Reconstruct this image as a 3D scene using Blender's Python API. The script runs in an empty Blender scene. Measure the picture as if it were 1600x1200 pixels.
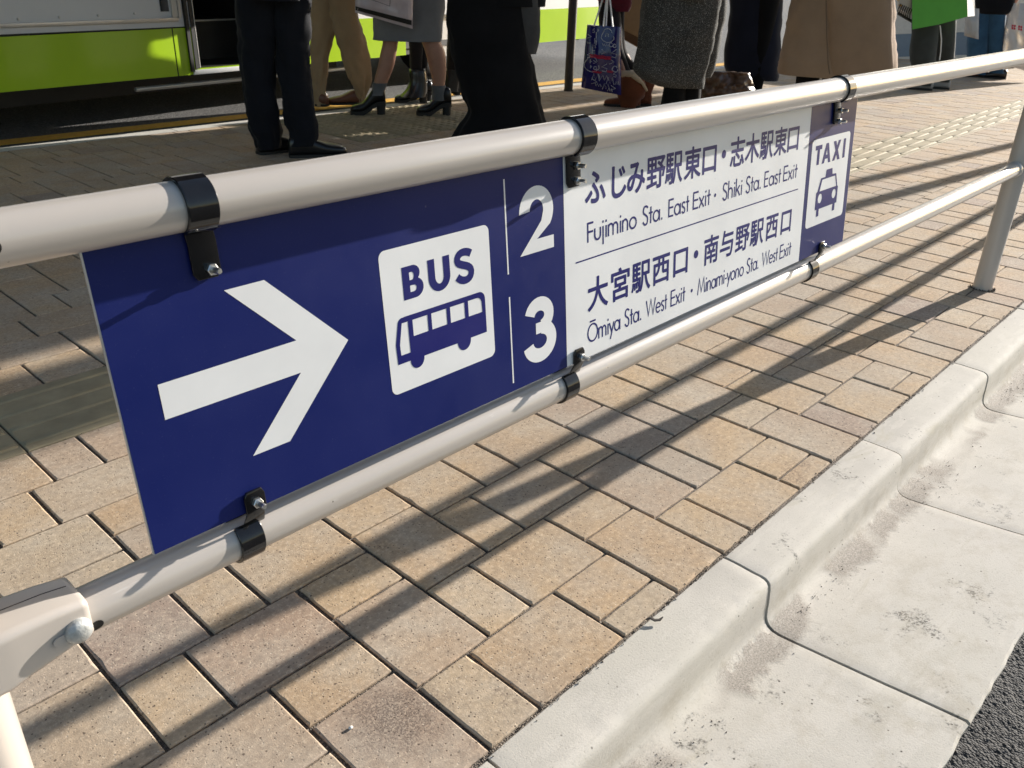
import bpy, bmesh, math, random
from mathutils import Vector, Matrix, noise
from mathutils.geometry import tessellate_polygon

random.seed(7)
sc = bpy.context.scene
COL = sc.collection
V = Vector
R_ = math.radians

# ------------------------------------------------------------------ camera, world, sun, exposure
CR = ((0.68515294, -0.72785374, 0.0281846), (-0.30621358, -0.32292606, -0.89551773), (0.66090747, 0.6049361, -0.44413244))
CF = 1322.8471
CC = V((0, 0, 0.935))
cam = bpy.data.cameras.new('camera')
camo = bpy.data.objects.new('camera', cam)
COL.objects.link(camo)
camo.matrix_world = Matrix(((CR[0][0], -CR[1][0], -CR[2][0], CC.x), (CR[0][1], -CR[1][1], -CR[2][1], CC.y),
                            (CR[0][2], -CR[1][2], -CR[2][2], CC.z), (0, 0, 0, 1)))
cam.sensor_width = 36
cam.lens = 36 * CF / 1600
cam.clip_start = 0.02
cam.clip_end = 1500
cam.dof.use_dof = True
cam.dof.focus_distance = 1.25
cam.dof.aperture_fstop = 22.0
sc.camera = camo

SUN = V((3.5, -0.428, 1.0)).normalized()
world = bpy.data.worlds.new('World')
sc.world = world
world.use_nodes = True
wn = world.node_tree.nodes
wl = world.node_tree.links
wn.clear()
wo = wn.new('ShaderNodeOutputWorld')
bg = wn.new('ShaderNodeBackground')
sky = wn.new('ShaderNodeTexSky')
sky.sky_type = 'NISHITA'
sky.sun_disc = False
sky.sun_elevation = math.asin(SUN.z)
sky.sun_rotation = math.atan2(SUN.x, SUN.y)
sky.air_density = 1.0
sky.dust_density = 1.2
sky.ozone_density = 1.0
bg.inputs['Strength'].default_value = 0.078
wl.new(sky.outputs[0], bg.inputs[0])
wl.new(bg.outputs[0], wo.inputs[0])
sl = bpy.data.lights.new('sun', 'SUN')
sl.energy = 4.7
sl.angle = R_(0.5)
sl.color = (1.0, 0.945, 0.87)
slo = bpy.data.objects.new('sun', sl)
COL.objects.link(slo)
slo.rotation_euler = SUN.to_track_quat('Z', 'Y').to_euler()
slo.location = (6, -3, 6)
sc.view_settings.view_transform = 'Standard'
sc.view_settings.look = 'None'
sc.view_settings.exposure = 1.30
sc.view_settings.gamma = 1.0
sc.view_settings.use_curve_mapping = False


# ------------------------------------------------------------------ helpers
def ray(u, v):
    a, b = (u - 800) / CF, (v - 600) / CF
    return V((CR[0][0] * a + CR[1][0] * b + CR[2][0], CR[0][1] * a + CR[1][1] * b + CR[2][1], CR[0][2] * a + CR[1][2] * b + CR[2][2]))


def ground(u, v, z=0.0):
    r = ray(u, v)
    return CC + r * ((z - CC.z) / r.z)


def mesh_obj(name, verts, faces, mat, parent=None, smooth=True, angle=35, uv=None):
    me = bpy.data.meshes.new(name)
    me.from_pydata([tuple(v) for v in verts], [], faces)
    if smooth:
        me.polygons.foreach_set('use_smooth', [True] * len(me.polygons))
        me.set_sharp_from_angle(angle=R_(angle))
    me.materials.append(mat)
    me.update()
    o = bpy.data.objects.new(name, me)
    COL.objects.link(o)
    if parent is not None:
        o.parent = parent
        o.matrix_parent_inverse = Matrix.Translation(-root_loc(parent))
    return o


def root_loc(o):
    return V(o.location) if o.parent is None else V((0, 0, 0))


def empty(name, loc):
    o = bpy.data.objects.new(name, None)
    o.empty_display_size = 0.1
    o.location = loc
    COL.objects.link(o)
    return o


def tag(o, label=None, cat=None, group=None, kind=None):
    if label: o['label'] = label
    if cat: o['category'] = cat
    if group: o['group'] = group
    if kind: o['kind'] = kind
    return o


class MB:
    def __init__(s):
        s.v = []
        s.f = []

    def add(s, vs, fs):
        k = len(s.v)
        s.v += [V(p) for p in vs]
        s.f += [tuple(i + k for i in f) for f in fs]

    def loft(s, rings, cap0=True, cap1=True, closed=True):
        n = len(rings[0])
        k = len(s.v)
        for r in rings:
            s.v += [V(p) for p in r]
        for i in range(len(rings) - 1):
            for j in range(n if closed else n - 1):
                a = k + i * n + j
                b = k + i * n + (j + 1) % n
                s.f.append((a, b, b + n, a + n))
        if cap0: s.f.append(tuple(k + j for j in range(n))[::-1])
        if cap1: s.f.append(tuple(k + (len(rings) - 1) * n + j for j in range(n)))

    def box(s, a, b, ax=None):
        """box from corner a to corner b; ax = optional (origin, ex, ey, ez) frame"""
        x0, y0, z0 = a
        x1, y1, z1 = b
        p = [V((x, y, z)) for z in (z0, z1) for y in (y0, y1) for x in (x0, x1)]
        if ax:
            o, ex, ey, ez = ax
            p = [o + ex * q.x + ey * q.y + ez * q.z for q in p]
        s.add(p, [(0, 2, 3, 1), (4, 5, 7, 6), (0, 1, 5, 4), (2, 6, 7, 3), (0, 4, 6, 2), (1, 3, 7, 5)])

    def tube(s, pts, r, n=16, caps=True, flat=None):
        pts = [V(p) for p in pts]
        rings = []
        t0 = (pts[1] - pts[0]).normalized()
        up = V((0, 0, 1)) if abs(t0.z) < 0.9 else V((0, 1, 0))
        a = t0.cross(up).normalized()
        for i, p in enumerate(pts):
            t = (pts[min(i + 1, len(pts) - 1)] - pts[max(i - 1, 0)]).normalized()
            a = (a - t * a.dot(t)).normalized()
            b = t.cross(a)
            rr = r[i] if isinstance(r, (list, tuple)) else r
            k2 = flat if flat else 1.0
            rings.append([p + a * (rr * math.cos(2 * math.pi * j / n)) + b * (rr * k2 * math.sin(2 * math.pi * j / n)) for j in range(n)])
        s.loft(rings, caps, caps)

    def prism(s, poly, fr, h0, h1):
        """2D polygon lifted with fr(x, y, h) from h0 to h1"""
        n = len(poly)
        lo = [fr(x, y, h0) for x, y in poly]
        hi = [fr(x, y, h1) for x, y in poly]
        k = len(s.v)
        s.v += lo + hi
        for t in tessellate_polygon([[V((x, y, 0)) for x, y in poly]]):
            s.f.append(tuple(k + n + i for i in t))
            s.f.append(tuple(k + i for i in t)[::-1])
        for j in range(n):
            s.f.append((k + j, k + (j + 1) % n, k + n + (j + 1) % n, k + n + j))

    def flat(s, loops, fr, h):
        """flat polygon with holes"""
        ls = [[V((x, y, 0)) for x, y in l] for l in loops]
        allp = [p for l in loops for p in l]
        k = len(s.v)
        s.v += [fr(x, y, h) for x, y in allp]
        for t in tessellate_polygon(ls):
            s.f.append(tuple(k + i for i in t))

    def build(s, name, mat, parent=None, smooth=True, angle=35, fix=True):
        o = mesh_obj(name, s.v, s.f, mat, parent, smooth, angle)
        if fix:
            bm = bmesh.new()
            bm.from_mesh(o.data)
            bmesh.ops.recalc_face_normals(bm, faces=bm.faces)
            bm.to_mesh(o.data)
            bm.free()
            if smooth:
                o.data.set_sharp_from_angle(angle=R_(angle))
        return o


def bevel(o, w, seg=2, angle=40):
    bm = bmesh.new()
    bm.from_mesh(o.data)
    es = [e for e in bm.edges if len(e.link_faces) == 2 and e.calc_face_angle(0) > R_(angle)]
    bmesh.ops.bevel(bm, geom=es, offset=w, segments=seg, affect='EDGES', profile=0.5)
    bm.to_mesh(o.data)
    bm.free()
    o.data.polygons.foreach_set('use_smooth', [True] * len(o.data.polygons))
    o.data.set_sharp_from_angle(angle=R_(50))
    return o


def arc(cx, cy, rx, ry, a0, a1, n=14):
    return [(cx + rx * math.cos(R_(a0 + (a1 - a0) * i / n)), cy + ry * math.sin(R_(a0 + (a1 - a0) * i / n))) for i in range(n + 1)]


def rrect(x0, y0, x1, y1, r, n=6):
    return (arc(x1 - r, y1 - r, r, r, 0, 90, n) + arc(x0 + r, y1 - r, r, r, 90, 180, n)
            + arc(x0 + r, y0 + r, r, r, 180, 270, n) + arc(x1 - r, y0 + r, r, r, 270, 360, n))


def ribbon(pts, w):
    """outline polygon of a polyline of width w (mitred joints, butt ends)"""
    L, Rr = [], []
    n = len(pts)
    for i, p in enumerate(pts):
        d0 = V(pts[i]) - V(pts[i - 1]) if i > 0 else V(pts[1]) - V(pts[0])
        d1 = V(pts[i + 1]) - V(pts[i]) if i < n - 1 else d0
        d0 = V((d0.x, d0.y)).normalized()
        d1 = V((d1.x, d1.y)).normalized()
        t = (d0 + d1)
        t = t.normalized() if t.length > 1e-6 else d0
        nn = V((-t.y, t.x))
        k = w / 2 / max(0.5, nn.dot(V((-d0.y, d0.x))))
        L.append((p[0] + nn.x * k, p[1] + nn.y * k))
        Rr.append((p[0] - nn.x * k, p[1] - nn.y * k))
    return L + Rr[::-1]


# ------------------------------------------------------------------ materials
def new_mat(name):
    m = bpy.data.materials.new(name)
    m.use_nodes = True
    nt = m.node_tree
    return m, nt, nt.nodes['Principled BSDF']


def nd(nt, t, **kw):
    n = nt.nodes.new(t)
    for k, v in kw.items():
        if k in n.inputs:
            n.inputs[k].default_value = v
        else:
            setattr(n, k, v)
    return n


def ramp(nt, fac, stops):
    r = nt.nodes.new('ShaderNodeValToRGB')
    el = r.color_ramp.elements
    while len(el) < len(stops): el.new(0.5)
    for e, (p, c) in zip(el, stops):
        e.position = p
        e.color = (*c, 1) if len(c) == 3 else c
    nt.links.new(fac, r.inputs[0])
    return r.outputs[0]


def mixc(nt, fac, a, b, mode='MIX'):
    m = nt.nodes.new('ShaderNodeMix')
    m.data_type = 'RGBA'
    m.blend_type = mode
    for inp, val in ((m.inputs[0], fac), (m.inputs[6], a), (m.inputs[7], b)):
        if isinstance(val, bpy.types.NodeSocket):
            nt.links.new(val, inp)
        elif isinstance(val, (int, float)):
            inp.default_value = val
        else:
            inp.default_value = (*val, 1)
    return m.outputs[2]


def tex_noise(nt, scale, detail=4, rough=0.6, vec=None, dist=0.0):
    n = nd(nt, 'ShaderNodeTexNoise', Scale=scale, Detail=detail, Roughness=rough, Distortion=dist)
    if vec is None:
        vec = obj_co(nt)
    nt.links.new(vec, n.inputs['Vector'])
    return n.outputs[0]


def obj_co(nt):
    for n in nt.nodes:
        if n.type == 'TEX_COORD':
            return n.outputs['Object']
    return nt.nodes.new('ShaderNodeTexCoord').outputs['Object']


def bump(nt, bsdf, h, strength, dist):
    b = nd(nt, 'ShaderNodeBump', Strength=strength, Distance=dist)
    nt.links.new(h, b.inputs['Height'])
    nt.links.new(b.outputs[0], bsdf.inputs['Normal'])


def math_n(nt, op, a, b=None):
    m = nt.nodes.new('ShaderNodeMath')
    m.operation = op
    for inp, val in ((m.inputs[0], a), (m.inputs[1], b)):
        if val is None: continue
        if isinstance(val, bpy.types.NodeSocket):
            nt.links.new(val, inp)
        else:
            inp.default_value = val
    return m.outputs[0]


def plain(name, col, rough=0.5, metal=0.0, var=0.06, vs=30, spec=0.5, bmp=0.0, bs=200, coat=0.0):
    m, nt, b = new_mat(name)
    n = tex_noise(nt, vs, 4, 0.6)
    lo = tuple(c * (1 - var) for c in col)
    hi = tuple(min(1, c * (1 + var)) for c in col)
    c = ramp(nt, n, [(0.3, lo), (0.7, hi)])
    nt.links.new(c, b.inputs['Base Color'])
    b.inputs['Roughness'].default_value = rough
    b.inputs['Metallic'].default_value = metal
    b.inputs['Specular IOR Level'].default_value = spec
    b.inputs['Coat Weight'].default_value = coat
    b.inputs['Coat Roughness'].default_value = 0.08
    if bmp:
        bump(nt, b, tex_noise(nt, bs, 3, 0.6), bmp, 0.002)
    return m


def cloth_mat(name, col, var=0.25, weave=900, rough=0.95, fleck=None, sheen=0.15):
    m, nt, b = new_mat(name)
    n = tex_noise(nt, 6, 5, 0.6)
    lo = tuple(c * (1 - var) for c in col)
    hi = tuple(c * (1 + var) for c in col)
    c = ramp(nt, n, [(0.3, lo), (0.7, hi)])
    if fleck:
        f = tex_noise(nt, 190, 2, 0.7)
        c = mixc(nt, ramp(nt, f, [(0.55, (0, 0, 0)), (0.7, (1, 1, 1))]), c, fleck)
        g = tex_noise(nt, 120, 2, 0.7)
        c = mixc(nt, ramp(nt, g, [(0.60, (0, 0, 0)), (0.72, (0.7, 0.7, 0.7))]), c, tuple(k * 0.15 for k in fleck))
    nt.links.new(c, b.inputs['Base Color'])
    b.inputs['Roughness'].default_value = rough
    b.inputs['Specular IOR Level'].default_value = 0.15
    b.inputs['Sheen Weight'].default_value = sheen
    b.inputs['Sheen Roughness'].default_value = 0.5
    bump(nt, b, tex_noise(nt, weave, 2, 0.6), 0.35, 0.001)
    return m


def paver_mat():
    m, nt, b = new_mat('paver')
    g = nt.nodes.new('ShaderNodeNewGeometry')
    rnd = g.outputs['Random Per Island']
    base = ramp(nt, rnd, [(0.0, (0.43, 0.305, 0.19)), (0.22, (0.455, 0.33, 0.205)), (0.42, (0.41, 0.295, 0.19)), (0.58, (0.45, 0.315, 0.19)),
                          (0.70, (0.425, 0.335, 0.235)), (0.80, (0.37, 0.265, 0.19)), (0.88, (0.44, 0.335, 0.225)), (0.95, (0.32, 0.24, 0.19)), (1.0, (0.43, 0.355, 0.27))])
    base = mixc(nt, ramp(nt, tex_noise(nt, 7, 5, 0.65), [(0.42, (0, 0, 0)), (0.75, (0.75, 0.75, 0.75))]), base, (0.46, 0.40, 0.325))
    base = mixc(nt, ramp(nt, tex_noise(nt, 3.2, 4, 0.6), [(0.48, (0, 0, 0)), (0.8, (0.4, 0.4, 0.4))]), base, (0.27, 0.20, 0.155))
    fine = tex_noise(nt, 420, 3, 0.7)
    mid = tex_noise(nt, 150, 3, 0.7)
    base = mixc(nt, ramp(nt, mid, [(0.55, (0, 0, 0)), (0.68, (0.45, 0.45, 0.45))]), base, (0.58, 0.48, 0.36))
    base = mixc(nt, 0.75, base, ramp(nt, tex_noise(nt, 75, 5, 0.75), [(0.30, (0.33, 0.33, 0.33)), (0.5, (0.5, 0.5, 0.5)), (0.72, (0.66, 0.65, 0.63))]), 'OVERLAY')
    base = mixc(nt, ramp(nt, tex_noise(nt, 1.7, 5, 0.65), [(0.42, (0, 0, 0)), (0.70, (0.45, 0.45, 0.45))]), base, (0.30, 0.26, 0.215))
    g0 = ground(620, 1118)
    vm = nt.nodes.new('ShaderNodeVectorMath')
    vm.operation = 'DISTANCE'
    nt.links.new(obj_co(nt), vm.inputs[0])
    vm.inputs[1].default_value = (g0.x, g0.y, 0)
    sd = math_n(nt, 'ADD', vm.outputs['Value'], math_n(nt, 'MULTIPLY', tex_noise(nt, 30, 4, 0.7), 0.09))
    spill = math_n(nt, 'MULTIPLY', ramp(nt, sd, [(0.075, (1, 1, 1)), (0.135, (0, 0, 0))]), ramp(nt, tex_noise(nt, 260, 3, 0.8), [(0.42, (0.15, 0.15, 0.15)), (0.56, (1, 1, 1))]))
    base = mixc(nt, math_n(nt, 'MULTIPLY', spill, 0.75), base, (0.10, 0.072, 0.06))
    # exposed aggregate: dark grains and pits a millimetre or two across, pale grains between them
    vo = nd(nt, 'ShaderNodeTexVoronoi', Scale=150.0)
    nt.links.new(obj_co(nt), vo.inputs['Vector'])
    vd = ramp(nt, vo.outputs['Distance'], [(0.13, (1, 1, 1)), (0.26, (0, 0, 0))])
    sep = nt.nodes.new('ShaderNodeSeparateColor')
    nt.links.new(vo.outputs['Color'], sep.inputs[0])
    pick = ramp(nt, sep.outputs[0], [(0.50, (0, 0, 0)), (0.54, (1, 1, 1))])
    pale = ramp(nt, sep.outputs[1], [(0.80, (0, 0, 0)), (0.84, (1, 1, 1))])
    base = mixc(nt, math_n(nt, 'MULTIPLY', math_n(nt, 'MULTIPLY', vd, pick), 0.82), base, (0.085, 0.06, 0.045))
    base = mixc(nt, math_n(nt, 'MULTIPLY', math_n(nt, 'MULTIPLY', vd, pale), 0.5), base, (0.66, 0.57, 0.45))
    v2 = nd(nt, 'ShaderNodeTexVoronoi', Scale=70.0)
    nt.links.new(obj_co(nt), v2.inputs['Vector'])
    sep2 = nt.nodes.new('ShaderNodeSeparateColor')
    nt.links.new(v2.outputs['Color'], sep2.inputs[0])
    vd2 = math_n(nt, 'MULTIPLY', ramp(nt, v2.outputs['Distance'], [(0.09, (1, 1, 1)), (0.17, (0, 0, 0))]), ramp(nt, sep2.outputs[0], [(0.72, (0, 0, 0)), (0.76, (1, 1, 1))]))
    base = mixc(nt, math_n(nt, 'MULTIPLY', vd2, 0.8), base, (0.07, 0.05, 0.04))
    # blotchy dark stains on a few stones
    st = ramp(nt, tex_noise(nt, 5.5, 6, 0.75), [(0.60, (0, 0, 0)), (0.72, (1, 1, 1))])
    st2 = math_n(nt, 'MULTIPLY', st, ramp(nt, mid, [(0.42, (1, 1, 1)), (0.58, (0.1, 0.1, 0.1))]))
    base = mixc(nt, math_n(nt, 'MULTIPLY', st2, 0.7), base, (0.12, 0.085, 0.07))
    nt.links.new(base, b.inputs['Base Color'])
    b.inputs['Roughness'].default_value = 0.92
    b.inputs['Specular IOR Level'].default_value = 0.25
    h = math_n(nt, 'ADD', fine, math_n(nt, 'MULTIPLY', mid, 0.7))
    h = math_n(nt, 'SUBTRACT', h, math_n(nt, 'MULTIPLY', vd, 0.6))
    bump(nt, b, h, 0.32, 0.0012)
    return m


def concrete_mat(name, col, dirt=True):
    m, nt, b = new_mat(name)
    co = obj_co(nt)
    base = ramp(nt, tex_noise(nt, 2.5, 6, 0.65), [(0.3, tuple(c * 0.80 for c in col)), (0.5, col), (0.75, tuple(min(1, c * 1.10) for c in col))])
    base = mixc(nt, ramp(nt, tex_noise(nt, 1.3, 4, 0.6), [(0.45, (0, 0, 0)), (0.7, (0.45, 0.45, 0.45))]), base, (col[0] * 0.86, col[1] * 0.87, col[2] * 0.80))
    fine = tex_noise(nt, 300, 3, 0.7)
    base = mixc(nt, ramp(nt, fine, [(0.28, (0.6, 0.6, 0.6)), (0.40, (0, 0, 0))]), base, (0.25, 0.22, 0.18))
    # cement skin: paler smears with sharp torn edges, and yellowed drag marks along the block
    mp = nt.nodes.new('ShaderNodeMapping')
    mp.inputs['Scale'].default_value = (5, 16, 16)
    nt.links.new(co, mp.inputs[0])
    sm = ramp(nt, tex_noise(nt, 1.0, 8, 0.72, mp.outputs[0]), [(0.53, (0, 0, 0)), (0.56, (1, 1, 1))])
    base = mixc(nt, math_n(nt, 'MULTIPLY', sm, 0.35), base, tuple(min(1, c * 1.14) for c in col))
    sm2 = ramp(nt, tex_noise(nt, 0.8, 7, 0.7, mp.outputs[0], 0.8), [(0.60, (0, 0, 0)), (0.66, (1, 1, 1))])
    base = mixc(nt, math_n(nt, 'MULTIPLY', sm2, 0.4), base, (col[0] * 0.80, col[1] * 0.78, col[2] * 0.68))
    # small dark flecks, sparse, and blackish blotches
    vo = nd(nt, 'ShaderNodeTexVoronoi', Scale=60.0)
    nt.links.new(co, vo.inputs['Vector'])
    fl = ramp(nt, vo.outputs['Distance'], [(0.07, (1, 1, 1)), (0.13, (0, 0, 0))])
    sel = ramp(nt, tex_noise(nt, 9, 3, 0.6), [(0.5, (0, 0, 0)), (0.6, (1, 1, 1))])
    base = mixc(nt, math_n(nt, 'MULTIPLY', fl, sel), base, (0.07, 0.06, 0.05))
    big = math_n(nt, 'MULTIPLY', ramp(nt, tex_noise(nt, 4.5, 6, 0.8), [(0.60, (0, 0, 0)), (0.66, (1, 1, 1))]),
                 ramp(nt, tex_noise(nt, 140, 4, 0.8), [(0.44, (0, 0, 0)), (0.56, (1, 1, 1))]))
    base = mixc(nt, math_n(nt, 'MULTIPLY', big, 0.85), base, (0.085, 0.08, 0.07))
    hgt = fine
    if dirt:
        sx = nt.nodes.new('ShaderNodeSeparateXYZ')
        nt.links.new(co, sx.inputs[0])
        # soil gathered at the foot of the kerb; its edge wanders
        w = math_n(nt, 'ADD', sx.outputs['Y'], math_n(nt, 'MULTIPLY', math_n(nt, 'SUBTRACT', tex_noise(nt, 16, 6, 0.7), 0.5), 0.085))
        a1 = ramp(nt, w, [(0.375, (0, 0, 0)), (0.395, (1, 1, 1)), (0.436, (1, 1, 1)), (0.446, (0, 0, 0))])
        patch = ramp(nt, tex_noise(nt, 3.4, 3, 0.55, None, 0.6), [(0.45, (0.10, 0.10, 0.10)), (0.53, (1, 1, 1))])
        zlo = ramp(nt, math_n(nt, 'MULTIPLY', sx.outputs['Z'], -1.0), [(0.082, (0, 0, 0)), (0.094, (1, 1, 1))])
        soil = math_n(nt, 'MULTIPLY', math_n(nt, 'MULTIPLY', a1, patch), zlo)
        soilc = ramp(nt, tex_noise(nt, 330, 4, 0.8), [(0.35, (0.09, 0.078, 0.065)), (0.5, (0.25, 0.215, 0.18)), (0.68, (0.44, 0.39, 0.34))])
        base = mixc(nt, math_n(nt, 'MULTIPLY', soil, 0.72), base, soilc)
        hgt = math_n(nt, 'ADD', fine, math_n(nt, 'MULTIPLY', soil, 2.0))
        # grime streaks on the upright face
        fz = ramp(nt, math_n(nt, 'MULTIPLY', sx.outputs['Z'], -1.0), [(0.03, (0, 0, 0)), (0.055, (1, 1, 1)), (0.09, (0.8, 0.8, 0.8)), (0.10, (0, 0, 0))])
        gr = math_n(nt, 'MULTIPLY', fz, ramp(nt, tex_noise(nt, 11, 6, 0.8), [(0.48, (0, 0, 0)), (0.62, (1, 1, 1))]))
        base = mixc(nt, math_n(nt, 'MULTIPLY', gr, 0.35), base, (0.34, 0.29, 0.21))
    nt.links.new(base, b.inputs['Base Color'])
    b.inputs['Roughness'].default_value = 0.88
    b.inputs['Specular IOR Level'].default_value = 0.3
    h2 = math_n(nt, 'ADD', hgt, math_n(nt, 'MULTIPLY', tex_noise(nt, 45, 4, 0.6), 0.5))
    bump(nt, b, h2, 0.28, 0.0012)
    return m


def asphalt_mat(name, col, scale=160):
    m, nt, b = new_mat(name)
    vo = nd(nt, 'ShaderNodeTexVoronoi', Scale=float(scale))
    nt.links.new(obj_co(nt), vo.inputs['Vector'])
    c = ramp(nt, vo.outputs['Color'], [(0.1, tuple(k * 0.4 for k in col)), (0.6, col), (0.95, tuple(min(1, k * 2.1) for k in col))])
    c = mixc(nt, ramp(nt, tex_noise(nt, 2, 4, 0.6), [(0.4, (0, 0, 0)), (0.7, (0.3, 0.3, 0.3))]), c, tuple(k * 1.5 for k in col))
    nt.links.new(c, b.inputs['Base Color'])
    b.inputs['Roughness'].default_value = 0.85
    h = math_n(nt, 'SUBTRACT', 1.0, vo.outputs['Distance'])
    bump(nt, b, h, 0.8, 0.004)
    return m


def rail_mat():
    m, nt, b = new_mat('rail_paint')
    c = ramp(nt, tex_noise(nt, 5, 5, 0.6), [(0.3, (0.435, 0.39, 0.345)), (0.7, (0.465, 0.42, 0.375))])
    mp = nt.nodes.new('ShaderNodeMapping')
    mp.inputs['Scale'].default_value = (14, 90, 90)
    nt.links.new(obj_co(nt), mp.inputs[0])
    sc1 = ramp(nt, tex_noise(nt, 1.0, 3, 0.6, mp.outputs[0]), [(0.70, (0, 0, 0)), (0.74, (1, 1, 1))])
    c = mixc(nt, math_n(nt, 'MULTIPLY', sc1, 0.35), c, (0.62, 0.60, 0.56))
    vo = nd(nt, 'ShaderNodeTexVoronoi', Scale=55.0)
    nt.links.new(obj_co(nt), vo.inputs['Vector'])
    sp = nt.nodes.new('ShaderNodeSeparateColor')
    nt.links.new(vo.outputs['Color'], sp.inputs[0])
    fl = math_n(nt, 'MULTIPLY', ramp(nt, vo.outputs['Distance'], [(0.04, (1, 1, 1)), (0.08, (0, 0, 0))]), ramp(nt, sp.outputs[0], [(0.80, (0, 0, 0)), (0.84, (1, 1, 1))]))
    c = mixc(nt, math_n(nt, 'MULTIPLY', fl, 0.8), c, (0.10, 0.08, 0.065))
    nt.links.new(c, b.inputs['Base Color'])
    b.inputs['Roughness'].default_value = 0.28
    b.inputs['Specular IOR Level'].default_value = 0.6
    b.inputs['Coat Weight'].default_value = 0.55
    b.inputs['Coat Roughness'].default_value = 0.2
    bump(nt, b, tex_noise(nt, 160, 2, 0.5), 0.05, 0.0006)
    return m


def sign_mat(name, col, rough=0.38):
    m, nt, b = new_mat(name)
    c = ramp(nt, tex_noise(nt, 7, 5, 0.6), [(0.3, tuple(k * 0.94 for k in col)), (0.7, tuple(min(1, k * 1.05) for k in col))])
    dust = ramp(nt, tex_noise(nt, 600, 2, 0.7), [(0.66, (0, 0, 0)), (0.76, (0.10, 0.10, 0.10))])
    c = mixc(nt, dust, c, (0.35, 0.36, 0.45))
    vo = nd(nt, 'ShaderNodeTexVoronoi', Scale=38.0)
    nt.links.new(obj_co(nt), vo.inputs['Vector'])
    fl = ramp(nt, vo.outputs['Distance'], [(0.035, (1, 1, 1)), (0.06, (0, 0, 0))])
    sel = ramp(nt, tex_noise(nt, 11, 2, 0.6), [(0.58, (0, 0, 0)), (0.64, (1, 1, 1))])
    c = mixc(nt, math_n(nt, 'MULTIPLY', math_n(nt, 'MULTIPLY', fl, sel), 0.5), c, (0.45, 0.45, 0.5))
    nt.links.new(c, b.inputs['Base Color'])
    r = ramp(nt, tex_noise(nt, 14, 4, 0.6), [(0.3, (rough * 0.85,) * 3), (0.7, (rough * 1.2,) * 3)])
    nt.links.new(r, b.inputs['Roughness'])
    b.inputs['Specular IOR Level'].default_value = 0.2
    return m


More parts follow.
